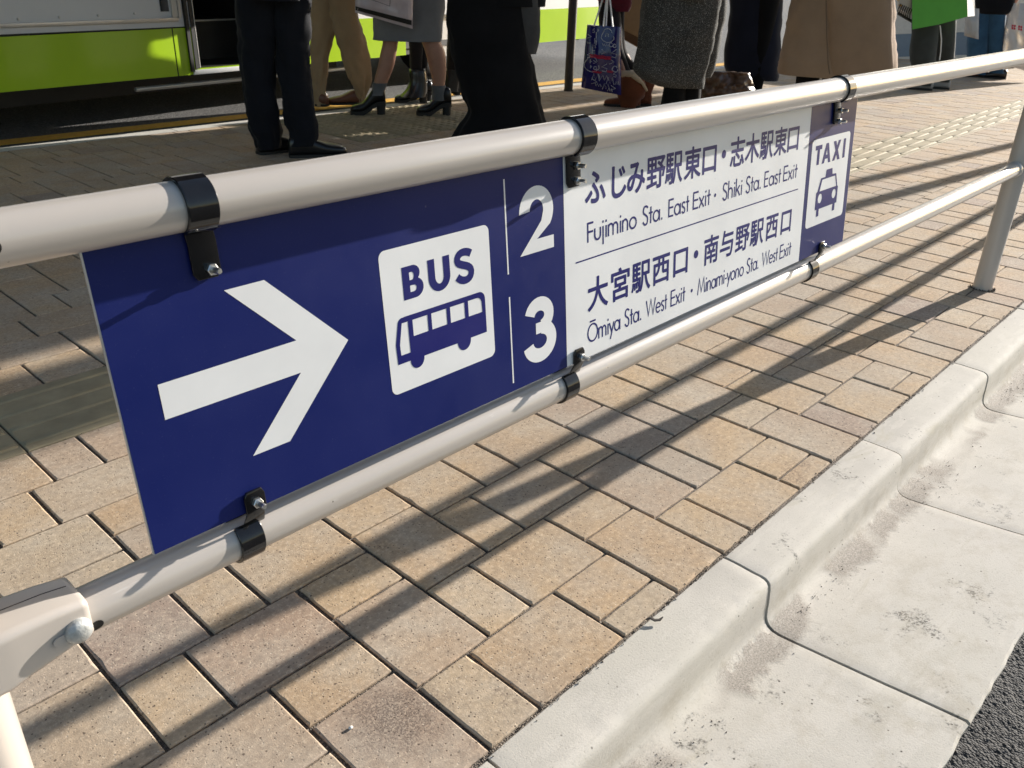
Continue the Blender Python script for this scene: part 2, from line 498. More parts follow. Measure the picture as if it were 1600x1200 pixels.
M = dict(
    paver=paver_mat(), kerb=concrete_mat('kerb_concrete', (0.52, 0.485, 0.43)), concrete=concrete_mat('far_kerb_concrete', (0.50, 0.48, 0.44), False),
    joint=asphalt_mat('joint_soil', (0.13, 0.105, 0.082), 420), asphalt=asphalt_mat('asphalt', (0.034, 0.032, 0.030), 260),
    road=asphalt_mat('road_asphalt', (0.085, 0.083, 0.080), 110),
    rail=rail_mat(), blue=sign_mat('sign_blue', (0.008, 0.0150, 0.108), 0.36), white=sign_mat('sign_white', (0.74, 0.74, 0.735), 0.42),
    ink=sign_mat('sign_ink', (0.010, 0.012, 0.125), 0.4), edge=plain('sign_edge', (0.55, 0.55, 0.55), 0.4, 0.6),
    black=plain('black_steel', (0.007, 0.007, 0.008), 0.10, 0, 0.3, 40, 0.5, 0.04, 90),
    zinc=plain('zinc_bolt', (0.62, 0.62, 0.60), 0.28, 0.9, 0.12, 200), galv=plain('galvanised_bolt', (0.42, 0.43, 0.42), 0.55, 0.55, 0.25, 120, 0.4, 0.3, 300), hole=plain('dark_hole', (0.01, 0.009, 0.008), 0.9),
    tact=plain('tactile_tile', (0.325, 0.27, 0.17), 0.8, 0, 0.16, 14, 0.3, 0.4, 350),
    yellow=plain('yellow_paint', (0.62, 0.34, 0.055), 0.75, 0, 0.18, 30, 0.3, 0.5, 300),
    green=plain('bus_green', (0.36, 0.56, 0.015), 0.25, 0, 0.03, 3, 0.5, 0, 0, 0.5), buswhite=plain('bus_white', (0.66, 0.66, 0.66), 0.35, 0, 0.03, 3),
    silver=plain('bus_silver', (0.55, 0.54, 0.52), 0.35, 0.5, 0.06, 8), rubber=plain('rubber', (0.012, 0.012, 0.012), 0.6, 0, 0.2),
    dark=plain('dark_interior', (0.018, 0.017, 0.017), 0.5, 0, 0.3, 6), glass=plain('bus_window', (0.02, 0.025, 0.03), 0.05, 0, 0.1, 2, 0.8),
    pole=plain('brown_pole_paint', (0.035, 0.026, 0.020), 0.5, 0, 0.2), skin=plain('skin', (0.42, 0.22, 0.15), 0.5, 0, 0.10, 18, 0.4, 0.1, 300),
    hair=plain('hair', (0.012, 0.010, 0.009), 0.5), leather=plain('black_leather', (0.011, 0.011, 0.012), 0.28, 0, 0.3, 25, 0.5, 0.2, 60),
    sole=plain('shoe_sole', (0.015, 0.014, 0.013), 0.7), sock=cloth_mat('sock_grey', (0.14, 0.14, 0.145)),
    suit=cloth_mat('navy_suit', (0.0075, 0.008, 0.011), 0.2, 900, 0.85, None, 0.05), khaki=cloth_mat('khaki_cotton', (0.36, 0.25, 0.145), 0.12),
    greyskirt=cloth_mat('grey_wool', (0.19, 0.19, 0.195), 0.15), tights=cloth_mat('black_tights', (0.016, 0.013, 0.013), 0.2),
    blackwool=cloth_mat('black_wool', (0.006, 0.006, 0.0068), 0.25, 900, 0.95, None, 0.03), darkjacket=cloth_mat('charcoal_wool', (0.05, 0.05, 0.05), 0.25),
    maroon=cloth_mat('maroon_wool', (0.10, 0.010, 0.020), 0.2), suede=cloth_mat('brown_suede', (0.17, 0.055, 0.026), 0.25, 500),
    fur=cloth_mat('cream_fur', (0.60, 0.46, 0.30), 0.25, 300), tweed=cloth_mat('grey_tweed', (0.042, 0.042, 0.040), 0.3, 500, 0.95, (0.30, 0.30, 0.28), 0.05),
    navy=cloth_mat('navy_wool', (0.010, 0.012, 0.022), 0.2), cameldark=cloth_mat('brown_wool_seam', (0.13, 0.085, 0.052), 0.12), camel=cloth_mat('brown_wool', (0.26, 0.17, 0.105), 0.12, 700),
    tan=plain('tan_paper', (0.32, 0.20, 0.10), 0.7), tanbase=plain('tan_paper_base', (0.10, 0.05, 0.025), 0.7),
    greenbag=plain('green_paper', (0.09, 0.40, 0.045), 0.55, 0, 0.05, 12), whitebag=plain('white_paper', (0.75, 0.75, 0.74), 0.5),
    charcoal=cloth_mat('charcoal_trousers', (0.045, 0.05, 0.048), 0.2), denim=cloth_mat('denim', (0.035, 0.085, 0.15), 0.3), grey=plain('grey_shoe', (0.25, 0.25, 0.25), 0.6),
    brownshoe=plain('brown_leather', (0.16, 0.06, 0.03), 0.4), bagblue=plain('glossy_blue_bag', (0.012, 0.010, 0.115), 0.14, 0, 0.15, 20, 0.6, 0.3, 25),
    red=plain('red_print', (0.55, 0.01, 0.05), 0.4), print=plain('white_print', (0.70, 0.70, 0.75), 0.4), plastic=plain('white_plastic', (0.60, 0.58, 0.58), 0.25, 0, 0.06, 15, 0.6, 0.4, 30),
    pink=plain('pink_white_plastic', (0.62, 0.52, 0.53), 0.22, 0, 0.12, 9, 0.6, 0.5, 28), stripe=plain('black_print', (0.02, 0.02, 0.02), 0.5),
    barpale=plain('pale_panel', (0.58, 0.58, 0.55), 0.6), barblue=plain('bluegrey_panel', (0.17, 0.23, 0.30), 0.6),
    added_shelter=plain('added_shelter_steel', (0.35, 0.35, 0.36), 0.5, 0.3), brownbag=plain('brown_crumpled', (0.085, 0.052, 0.035), 0.35, 0, 0.5, 20, 0.5, 0.5, 40),
    orange=plain('lamp_orange', (0.6, 0.25, 0.05), 0.3), leaf=plain('dry_leaf', (0.05, 0.04, 0.032), 0.8), stone=plain('pebble', (0.62, 0.60, 0.56), 0.8),
)
tl = M['plastic'].node_tree.nodes['Principled BSDF']
tl.inputs['Transmission Weight'].default_value = 0.25

# ------------------------------------------------------------------ the setting: ground, pavers, kerb, gutter, roads
UX, UY = 0.04957, 0.05033
ROW = 3 * UY
Y0 = 0.543


def sheet(name, x0, x1, y0, y1, z, mat, nx=1, ny=1):
    vs = [(x0 + (x1 - x0) * i / nx, y0 + (y1 - y0) * j / ny, z) for j in range(ny + 1) for i in range(nx + 1)]
    fs = [(j * (nx + 1) + i, j * (nx + 1) + i + 1, (j + 1) * (nx + 1) + i + 1, (j + 1) * (nx + 1) + i) for j in range(ny) for i in range(nx)]
    return mesh_obj(name, vs, fs, mat, None, False)


tag(sheet('ground', -400, 400, -400, 400, -0.20, M['road']), kind='structure')
tag(sheet('sidewalk_bed', -2.5, 60, Y0 - 0.006, 4.93, -0.0046, M['joint']), kind='structure')
tag(sheet('road', -60, 200, 5.035, 200, -0.03, M['road']), kind='structure')

pv = MB()


def paver(x0, x1, y0, y1, detail=True):
    gx, gy = 0.0030, 0.0019
    x0 += gx + random.uniform(-0.0006, 0.0006); x1 -= gx + random.uniform(-0.0006, 0.0006)
    y0 += gy + random.uniform(-0.0005, 0.0005); y1 -= gy + random.uniform(-0.0005, 0.0005)
    if x1 - x0 < 0.012 or y1 - y0 < 0.012: return
    z = random.uniform(-0.0007, 0.0007)
    tx, ty = random.uniform(-0.0025, 0.0025), random.uniform(-0.0025, 0.0025)
    cx, cy = (x0 + x1) / 2, (y0 + y1) / 2
    b = 0.0022
    rings = []
    near = -0.6 < cx < 4.2 and cy < 2.3
    if near:
        out = []
        m = 9
        for (ax_, ay_), (bx_, by_) in (((x0, y0), (x1, y0)), ((x1, y0), (x1, y1)), ((x1, y1), (x0, y1)), ((x0, y1), (x0, y0))):
            for q in range(m):
                t = q / m
                out.append((ax_ + (bx_ - ax_) * t, ay_ + (by_ - ay_) * t))
    else:
        out = [(x0, y0), (x1, y0), (x1, y1), (x0, y1)]
    jit = []
    for (x, y) in out:
        chip = 0.0
        if near:
            chip = abs(noise.noise(V((x * 60, y * 60, 3.1)))) * 0.0016 + max(0.0, noise.noise(V((x * 23, y * 23, 8.8))) - 0.35) * 0.010
        corner = min(abs(x - x0), abs(x - x1)) < 1e-6 and min(abs(y - y0), abs(y - y1)) < 1e-6
        jit.append(chip + (0.0012 if corner and near else 0.0))
    for ins, h, cf in ((0, -0.03, 0.25), (0, -b, 0.35), (b * 0.35, -b * 0.35, 0.8), (b, 0, 1.2)):
        ring = []
        for (x, y), c in zip(out, jit):
            e = ins + c * cf
            X_ = min(max(x, x0 + e), x1 - e)
            Y_ = min(max(y, y0 + e), y1 - e)
            ring.append((X_, Y_, z + h + (x - cx) * tx * 0.5 + (y - cy) * ty * 0.5))
        rings.append(ring)
    pv.loft(rings, False, True)


NROW = 29
for i in range(NROW):
    y = Y0 + ROW * i
    if i in (8, 9): continue
    ph = 0.576 + 3 * UX * i
    k0 = int(math.floor((-2.4 - ph) / (12 * UX))) - 1
    xmax = 7.0 if i < 8 else 15.0
    while True:
        x = ph + 12 * UX * k0
        if x > xmax: break
        k0 += 1
        top = y + ROW
        paver(x, x + 2 * UX, y, top)
        paver(x + 2 * UX, x + 6 * UX, y, top)
        paver(x + 6 * UX, x + 9 * UX, y + UY, top)
        paver(x + 9 * UX, x + 12 * UX, y, top + (UY if i not in (7, NROW - 1) else 0))
        if i in (0, 10):
            paver(x + 6 * UX, x + 9 * UX, y, y + UY)
tag(pv.build('sidewalk', M['paver'], None, False, 60, False), kind='structure')
tag(sheet('sidewalk_apron', 15.02, 60, Y0, 4.92, -0.001, M['concrete']), kind='structure')

# tactile guiding strip: 300 mm tiles with four raised bars each, and a field of dotted warning tiles
tb = MB()
ya, yb = Y0 + 8 * ROW, Y0 + 10 * ROW


def dome_bar(x0, x1, yc, w, h, z):
    rings = []
    for ins, hh in ((0, 0), (0.004, h * 0.8), (0.007, h)):
        rings.append([(x0 + ins, yc - w / 2 + ins * 0.8, z + hh), (x1 - ins, yc - w / 2 + ins * 0.8, z + hh),
                      (x1 - ins, yc + w / 2 - ins * 0.8, z + hh), (x0 + ins, yc + w / 2 - ins * 0.8, z + hh)])
    tb.loft(rings, False, True)


TW = (yb - ya)
n0 = int(-2.4 / TW) - 1
for k in range(n0, 48):
    x = 0.43 + k * TW
    z = random.uniform(-0.0008, 0.0008)
    rings = [[(x + g, ya + g, z + h), (x + TW - g, ya + g, z + h), (x + TW - g, yb - g, z + h), (x + g, yb - g, z + h)] for g, h in ((0.0018, -0.02), (0.0018, -0.002), (0.004, 0))]
    tb.loft(rings, False, True)
    for q in range(4):
        dome_bar(x + 0.006, x + TW - 0.006, ya + TW * (q + 0.5) / 4, 0.019, 0.0042, z)
tag(tb.build('tactile_path', M['tact'], None, True, 30, False), kind='structure')
db = MB()
for a in range(4):
    for c in range(3):
        x, y = 3.02 + a * 0.302, 3.98 + c * 0.302
        rings = [[(x + g, y + g, h), (x + 0.302 - g, y + g, h), (x + 0.302 - g, y + 0.302 - g, h), (x + g, y + 0.302 - g, h)] for g, h in ((0.0018, -0.01), (0.0018, 0.003), (0.004, 0.005))]
        db.loft(rings, False, True)
        for p in range(5):
            for q in range(5):
                cx, cy = x + 0.302 * (p + 0.5) / 5, y + 0.302 * (q + 0.5) / 5
                db.loft([[(cx + r * math.cos(t * 0.7854), cy + r * math.sin(t * 0.7854), 0.005 + h) for t in range(8)] for r, h in ((0.017, 0), (0.012, 0.004), (0.006, 0.0052))], False, True)
tag(db.build('tactile_path', M['tact'], None, True, 50, False), kind='structure')

# near kerb: L-shaped precast pieces, 0.6 m long, kerb and gutter in one
PROF = [(0.5385, -0.05), (0.5385, -0.003), (0.536, -0.0005), (0.52, 0.0), (0.50, -0.0004), (0.478, -0.0007), (0.4645, -0.0012), (0.4560, -0.0026), (0.4497, -0.0062), (0.4462, -0.0115), (0.4446, -0.020),
        (0.443, -0.050), (0.4428, -0.066), (0.4415, -0.079), (0.4385, -0.088), (0.433, -0.0945), (0.425, -0.0985), (0.412, -0.100), (0.39, -0.0985), (0.36, -0.0955), (0.32, -0.092), (0.28, -0.088),
        (0.23, -0.083), (0.18, -0.0775), (0.14, -0.0735), (0.1085, -0.0715), (0.104, -0.075), (0.104, -0.14)]
for k in range(-5, 26):
    xa, xb = 1.162 + 0.6 * k, 1.162 + 0.6 * (k + 1)
    kb = MB()
    near = -2 <= k <= 6
    nx = 44 if near else 8
    dz, dy = random.uniform(-0.0012, 0.0012), random.uniform(-0.0015, 0.0015)
    rings = []
    for i in range(nx + 1):
        t = i / nx
        x = xa + 0.0028 + (xb - xa - 0.0056) * t
        e = max(0.0, 1 - min(t, 1 - t) * nx / 0.6) * 0.0007
        ring = []
        for j, (y, z) in enumerate(PROF):
            n1 = noise.noise(V((x * 7, y * 10, z * 10))) * 0.0007 + noise.noise(V((x * 60, y * 60, z * 60))) * 0.0004
            if 4 < j < 11:      # chipped arris
                c = max(0, noise.noise(V((x * 38, 4.2, j * 0.5))) - 0.40) * 0.0035
                ring.append((x, y + dy + c + n1 * 0.5 + e * 0.5, z + dz - c * 0.7 - e))
            elif j >= 25:
                rag = noise.noise(V((x * 26, 1.1, 0))) * 0.004 + noise.noise(V((x * 90, 7.1, 0))) * 0.002
                ring.append((x, y + dy + rag, z + dz))
            else:
                ring.append((x, y + dy, z + dz + n1 * (0.6 if j > 2 else 0.2) - e))
        rings.append(ring)
    kb.loft(rings, False, False, False)
    for r in (rings[0], rings[-1]):
        kb.add(list(r) + [(r[0][0], 0.5385, -0.14)], [tuple(range(len(r) + 1))])
    tag(kb.build('kerb', M['kerb'], None, True, 40), kind='structure')
tag(sheet('kerb_bed', -2, 17, 0.10, 0.5375, -0.135, M['joint']), kind='structure')

# carriageway asphalt on the near side: coarse chippings modelled where the picture shows them
ab = MB()


def asp(x, y):
    h = 0
    for s, a in ((135, 0.0026), (260, 0.0017)):
        p = V((x * s, y * s, 0))
        d = noise.voronoi(p)[0][0]
        h += a * (1 - min(1, d * 1.25) ** 1.1)
    return h - 0.0835 + 0.002 * noise.noise(V((x * 8, y * 8, 0)))


sx0, sx1, sy0, sy1, stp = 0.85, 1.75, -0.16, 0.1075, 0.0028
nx, ny = int((sx1 - sx0) / stp), int((sy1 - sy0) / stp)
ab.add([(sx0 + i * stp, sy0 + j * stp, asp(sx0 + i * stp, sy0 + j * stp)) for j in range(ny + 1) for i in range(nx + 1)],
       [(j * (nx + 1) + i, j * (nx + 1) + i + 1, (j + 1) * (nx + 1) + i + 1, (j + 1) * (nx + 1) + i) for j in range(ny) for i in range(nx)])
tag(ab.build('carriageway_edge', M['asphalt'], None, True, 80, False), kind='structure')
tag(sheet('carriageway', -60, 60, -60, 0.1035, -0.084, M['asphalt']), kind='structure')

# grit: crumbs of soil and small stones in the joint behind the kerb, in the paving joints and in the gutter
gb_ = MB()
rg = random.Random(11)


def crumb(x, y, z, s):
    q = [V((x + s * rg.uniform(-1, 1), y + s * rg.uniform(-1, 1), z - s * 0.3)) for _ in range(3)] + [V((x + s * rg.uniform(-.4, .4), y + s * rg.uniform(-.4, .4), z + s * rg.uniform(0.4, 0.9)))]
    gb_.add(q, [(0, 1, 3), (1, 2, 3), (2, 0, 3), (0, 2, 1)])


for _ in range(2600):
    x = rg.uniform(0.3, 4.5)
    if noise.noise(V((x * 6, 2.0, 0))) + 0.5 * noise.noise(V((x * 25, 9.0, 0))) < rg.uniform(-0.35, 0.45): continue
    crumb(x, 0.5405 + rg.gauss(0, 0.0032), 0.0002, rg.uniform(0.0009, 0.0028))
for _ in range(1500):
    i_ = rg.randint(1, 8)
    x = rg.uniform(-0.2, 3.5)
    if noise.noise(V((x * 4, i_ * 3.3, 5))) < rg.uniform(-0.2, 0.5): continue
    crumb(x, Y0 + ROW * i_ + rg.gauss(0, 0.0022), -0.001, rg.uniform(0.0007, 0.0019))
for _ in range(2600):
    x = rg.uniform(0.5, 3.2)
    y = 0.43 - abs(rg.gauss(0, 0.032))
    if noise.noise(V((x * 3.1, 0.5, 7))) < rg.uniform(-0.25, 0.45) or y < 0.30: continue
    crumb(x, y, -0.0985 + max(0, 0.39 - y) * 0.12, rg.uniform(0.0007, 0.0021))
for _ in range(260):
    crumb(rg.uniform(0.4, 2.8), rg.uniform(0.12, 0.53), 0, 0.0) if False else None
tag(gb_.build('grit', plain('grit', (0.10, 0.08, 0.062), 0.95, 0, 0.6, 300), None, False, 30, False), kind='stuff')

# far kerb, yellow line
fk = MB()
fp = [(4.93, -0.05), (4.93, -0.001), (4.935, 0.0), (5.02, 0.0), (5.03, -0.006), (5.032, -0.05)]
k = -3.0
while k < 40:
    fk.loft([[(x, y, z) for y, z in fp] for x in (k + 0.003, k + 0.597)], True, True, False)
    k += 0.6
tag(fk.build('far_kerb', M['concrete'], None, True, 30), kind='structure')
tag(sheet('yellow_line', -20, 40, 5.225, 5.385, -0.026, M['yellow']), kind='structure')

# ------------------------------------------------------------------ guard rail
RY, RT, RB, RR = 0.678, 0.746, 0.4015, 0.0214
gr = tag(empty('guard_rail', (3.075, RY, 0)), 'beige painted two-bar pipe railing along the kerb', 'railing')


def rod(x0, x1, z, r, n=48):
    b = MB()
    b.tube([(x, RY, z) for x in [x0 + (x1 - x0) * i / 12 for i in range(13)]], r, n)
    return b


rod(-1.2, 7.0, RT, RR).build('top_bar', M['rail'], gr)
rod(0.13, 3.075, RB, RR).build('bottom_bar', M['rail'], gr)
rod(3.075, 7.0, RB, RR).build('bottom_bar', M['rail'], gr)
for px in (0.075, 3.075):
    b = MB()
    b.tube([(px, RY, z) for z in (-0.05, 0.2, 0.4, 0.6, RT)], 0.0302, 40)
    b.build('post', M['rail'], gr)
b = MB()     # ring of disturbed bedding round the post foot
for k in range(40):
    a = k / 40 * 2 * math.pi + random.uniform(-0.06, 0.06)
    r = 0.033 + random.uniform(-0.003, 0.005)
    c = V((3.075 + r * math.cos(a), RY + r * math.sin(a), 0.001))
    s = random.uniform(0.003, 0.0065)
    b.add([c + V((s, 0, 0)), c + V((-s * 0.5, s * 0.9, 0)), c + V((-s * 0.5, -s * 0.9, 0)), c + V((0, 0, s * 0.9))], [(0, 1, 3), (1, 2, 3), (2, 0, 3)])
b.build('base_packing', M['joint'], gr, False)
# collar where the lower bar meets the right post
for c0, c1, c2 in (((3.025, 0.0225), (3.029, 0.0248), (3.046, 0.0248)), ((3.104, 0.0248), (3.121, 0.0248), (3.125, 0.0225))):
    b = MB()
    b.tube([(q[0], RY, RB) for q in (c0, c1, c2)], [q[1] for q in (c0, c1, c2)], 40)
    b.build('collar', M['rail'], gr)
# boxy pressed-steel bracket on the left post that carries the lower bar
b = MB()
rings = []
for x, hy, z0, z1, rr in ((0.000, 0.0300, 0.375, 0.4340, 0.008), (0.104, 0.0300, 0.3765, 0.4350, 0.008), (0.118, 0.0290, 0.3800, 0.4350, 0.008),
                          (0.150, 0.0270, 0.3860, 0.4330, 0.0075), (0.1700, 0.0258, 0.3895, 0.4300, 0.007), (0.1745, 0.0254, 0.3905, 0.4292, 0.007), (0.1757, 0.0242, 0.3915, 0.4282, 0.0068)):
    rings.append([(x, RY + p[0], p[1]) for p in rrect(-hy, z0, hy, z1, rr, 5)])
b.loft(rings)
br = b.build('bracket', M['rail'], gr, True, 45)
# seam line along the bracket's top
b = MB()
b.tube([(0.002, RY + 0.006, 0.4338), (0.104, RY + 0.006, 0.4348), (0.118, RY + 0.006, 0.4348), (0.150, RY + 0.006, 0.4328), (0.170, RY + 0.006, 0.4298)], 0.0006, 6)
b.build('seam', M['hole'], br)
b = MB()     # domed bolt head on the bracket's face
bc = V((0.1625, RY - 0.0288, 0.4055))
rings = []
for i in range(8):
    a = i / 7 * math.pi / 2
    rings.append([bc + V((0.0118 * math.cos(a) * math.cos(t), -0.0070 * math.sin(a), 0.0118 * math.cos(a) * math.sin(t))) for t in [2 * math.pi * q / 28 for q in range(28)]])
b.loft([[p + V((0, 0.004, 0)) for p in rings[0]]] + rings[:-1] + [[bc + V((0.0005 * math.cos(t), -0.0070, 0.0005 * math.sin(t))) for t in [2 * math.pi * q / 28 for q in range(28)]]])
b.build('bolt_head', M['galv'], br, True, 60)
b = MB()     # slot behind the bolt head
b.prism(rrect(0.141, 0.3995, 0.164, 0.4090, 0.0046), lambda x, y, h: V((x, RY - 0.0266 - (0.164 - x) * 0.07 - h, y)), 0.0, 0.0016)
b.build('slot_plate', M['rail'], br)
for hx, hz in ((0.1795, RB - 0.006), (0.172, RT)):
    b = MB()
    b.loft([[V((hx + 0.0062 * math.cos(t), RY - math.sqrt(max(0, (RR + 0.0004) ** 2 - (hz - (RT if hz > .6 else RB) + 0.0062 * math.sin(t)) ** 2)), hz + 0.0062 * math.sin(t))) for t in [2 * math.pi * q / 20 for q in range(20)]],
            [V((hx + 0.0001 * math.cos(t), RY - math.sqrt((RR + 0.0004) ** 2 - (hz - (RT if hz > .6 else RB)) ** 2), hz + 0.0001 * math.sin(t))) for t in [2 * math.pi * q / 20 for q in range(20)]]], False, False)
    b.build('bolt_hole', M['hole'], gr)

# ------------------------------------------------------------------ the sign
SY, SZ, SK = 0.66, 0.4358, 0.1
SL = math.sqrt(1 + SK * SK)
SU = V((0, SK / SL, 1 / SL))
SN = V((0, -1 / SL, SK / SL))


def S(s, t, h=0.0):
    return V((s, SY, SZ)) + SU * t + SN * h


S0, S1, ST = 0.242, 1.7245, 0.2915
sg = tag(empty('direction_sign', S(0.98, 0)), 'long dark blue and white sign board with arrow pointing to bus and taxi stops', 'sign')
b = MB()
b.prism([(S0, 0.003), (S1, 0.003), (S1, ST), (S0, ST)], S, -0.003, 0.0)
pl = b.build('panel', M['blue'], sg, False)
for e0, e1 in ((S0 - 0.0011, S0 - 0.0001), (S1 + 0.0001, S1 + 0.0011)):     # bare metal edge of the plate
    b = MB()
    b.prism([(e0, 0.0028), (e1, 0.0028), (e1, ST), (e0, ST)], S, -0.0032, -0.0002)
    b.build('edge_trim', M['edge'], sg, False)
H1, H2 = 0.00015, 0.0003


def sheet_part(name, loops_list, mat, h, label=None):
    b = MB()
    for i, loops in enumerate(loops_list):
        b.flat(loops, S, h + 0.00001 * (i % 7))
    o = b.build(name, mat, sg, False, 30, False)
    # make every face look to the viewer's side
    me = o.data
    bm = bmesh.new(); bm.from_mesh(me)
    for f in bm.faces:
        if f.normal.dot(SN) < 0: f.normal_flip()
    bm.to_mesh(me); bm.free()
    if label: o['label'] = label
    return o


sheet_part('arrow', [[[(0.3547, 0.2277), (0.3961, 0.2279), (0.4812, 0.1437), (0.3964, 0.0591), (0.3539, 0.0593), (0.4203, 0.1264), (0.2777, 0.1265), (0.2778, 0.1604), (0.4206, 0.1606)]]], M['white'], H1, 'white arrow pointing right')
sheet_part('bus_field', [[rrect(0.5310, 0.0620, 0.6952, 0.2264, 0.0085)]], M['white'], H1, 'white rounded square behind the bus symbol')
# B, U, S
Bl = [[(0.5600, 0.2033), (0.5600, 0.1664)] + arc(0.5775, 0.1775, 0.0118, 0.0111, -90, 62, 12) + arc(0.5752, 0.1942, 0.0100, 0.0091, -42, 90, 10),
      [(0.5700, 0.1960), (0.5735, 0.1960)] + arc(0.5735, 0.1916, 0.0030, 0.0044, 90, -90, 8)[1:] + [(0.5700, 0.1872)],
      [(0.5700, 0.1812), (0.5752, 0.1812)] + arc(0.5752, 0.1775, 0.0040, 0.0037, 90, -90, 8)[1:] + [(0.5700, 0.1738)]]
Ul = [[(0.5972, 0.2034), (0.5972, 0.1815)] + arc(0.6137, 0.1815, 0.0165, 0.0166, 180, 360, 18)[1:] + [(0.6302, 0.2034), (0.6201, 0.2034), (0.6201, 0.1820)]
      + arc(0.6137, 0.1820, 0.0064, 0.0085, 0, -180, 14)[1:] + [(0.6073, 0.2034)]]


def bez(p0, p1, p2, p3, n=10):
    return [tuple((1 - t) ** 3 * a + 3 * (1 - t) ** 2 * t * b + 3 * (1 - t) * t * t * c + t ** 3 * d for a, b, c, d in zip(p0, p1, p2, p3)) for t in [i / n for i in range(n + 1)]]


def scurve(x0, x1, y0, y1):
    """centre line of an S from upper right to lower left"""
    w, h = x1 - x0, y1 - y0
    P = lambda a, b_: (x0 + a * w, y0 + b_ * h)
    return (bez(P(0.95, 0.90), P(0.72, 1.06), P(0.10, 1.10), P(0.08, 0.76)) + bez(P(0.08, 0.76), P(0.08, 0.52), P(0.92, 0.55), P(0.92, 0.24))[1:]
            + bez(P(0.92, 0.24), P(0.92, -0.10), P(0.30, -0.12), P(0.03, 0.16))[1:])


Sl = [ribbon(scurve(0.6400, 0.6655, 0.1693, 0.2010), 0.0090)]
# bus symbol
BUS = [(0.5549, 0.1482), (0.5575, 0.1486), (0.6730, 0.1486)] + arc(0.6732, 0.1390, 0.0097, 0.0096, 90, 0, 8) + [(0.6829, 0.0963), (0.6556, 0.0963)] + arc(0.6448, 0.0955, 0.0108, 0.0115, 0, -180, 16) \
    + [(0.5815, 0.0958)] + arc(0.5712, 0.0955, 0.0102, 0.0112, 0, -180, 16) + [(0.5610, 0.0960), (0.5430, 0.0960), (0.5424, 0.1195), (0.5480, 0.1440)] + arc(0.5555, 0.1415, 0.0080, 0.0071, 165, 100, 5)
W1 = [(0.5533, 0.1422), (0.5621, 0.1422), (0.5621, 0.1056), (0.5484, 0.1057), (0.5480, 0.1180)]
W = [[(a, 0.1422), (a2, 0.1422), (a2, 0.1231), (a, 0.1231)] for a, a2 in ((0.5687, 0.5910), (0.5967, 0.6200), (0.6257, 0.6487))]
W4 = [(0.6546, 0.1424), (0.6690, 0.1424)] + arc(0.6690, 0.1345, 0.0080, 0.0079, 90, 0, 6) + [(0.6773, 0.1232), (0.6546, 0.1232)]
sheet_part('bus_symbol', [Bl, Ul, Sl, [BUS, W1] + W + [W4]], M['ink'], H2, 'BUS lettering over a blue bus outline')
sheet_part('rule', [[[(0.7241, y0), (0.7264, y0), (0.7264, y1), (0.7241, y1)]] for y0, y1 in ((0.1585, 0.2738), (0.0142, 0.1297))], M['white'], H1, 'thin white upright rules')
# 2 and 3
cx, cy = 0.7805, 0.2268
two = [(0.7487, 0.2268)] + arc(cx, cy, 0.0316, 0.0312, 178, -38, 26) + [(0.7800, 0.1920), (0.8118, 0.1920), (0.8118, 0.1756), (0.7479, 0.1756)] + \
      [(cx + 0.0085, cy - 0.0130)] + arc(cx, cy + 0.001, 0.0125, 0.0135, -28, 178, 16)
sheet_part('numeral', [[two]], M['white'], H1, 'large white numeral 2')
up = arc(0.7795, 0.0912, 0.0188, 0.0160, 168, -75, 20)
lo = arc(0.7795, 0.0562, 0.0228, 0.0192, 78, -172, 24)
sheet_part('numeral', [[ribbon(up, 0.0185)], [ribbon(lo, 0.0190)], [[(0.7720, 0.0672), (0.7870, 0.0672), (0.7870, 0.0822), (0.7720, 0.0822)]]], M['white'], H1, 'large white numeral 3')
# white text field
sheet_part('text_field', [[[(0.8330, 0.0032), (1.5262, 0.0032), (1.5262, ST - 0.001), (0.8330, ST - 0.001)]]], M['white'], H1, 'white field with station names')
sheet_part('divider', [[[(0.8550, 0.1437), (1.4978, 0.1437), (1.4978, 0.1457), (0.8550, 0.1457)]]], M['ink'], H2, 'thin blue line between the two station lists')


# Japanese rows
def glyph_polys(ch, off):
    c = bpy.data.curves.new('glyph', 'FONT')
    c.body = ch
    c.size = 1
    c.offset = off
    c.resolution_u = 5
    o = bpy.data.objects.new('glyph', c)
    COL.objects.link(o)
    dg = bpy.context.evaluated_depsgraph_get()
    me = o.evaluated_get(dg).to_mesh()
    vs = [(v.co.x, v.co.y) for v in me.vertices]
    fs = [tuple(p.vertices) for p in me.polygons]
    o.evaluated_get(dg).to_mesh_clear()
    bpy.data.objects.remove(o)
    bpy.data.curves.remove(c)
    return vs, fs


def jp_row(chars, base, label):
    b = MB()
    for ch, cx, w in chars:
        if ch == 'dot':
            b.flat([arc(cx, base + 0.0240, 0.0066, 0.0066, 0, 350, 20)], S, H2)
            continue
        vs, fs = glyph_polys(ch, 0.0)
        rad = 0.019 if ord(ch) > 0x3100 else 0.024
        sx = w / 0.97
        xs = 0.5
        for q in range(9):      # heavier weight: the glyph laid over itself, spread by the stroke gain
            ox, oy = (rad * math.cos(q * math.pi / 4), rad * math.sin(q * math.pi / 4)) if q < 8 else (0, 0)
            b.add([S(cx + (x + ox - xs) * sx, base + 0.0037 + (y + oy) * 0.0500, H2 + 0.000006 * q) for x, y in vs], fs)
    o = b.build('lettering', M['ink'], sg, False, 30, False)
    bm = bmesh.new(); bm.from_mesh(o.data)
    for f in bm.faces:
        if f.normal.dot(SN) < 0: f.normal_flip()
    bm.to_mesh(o.data); bm.free()
    o['label'] = label


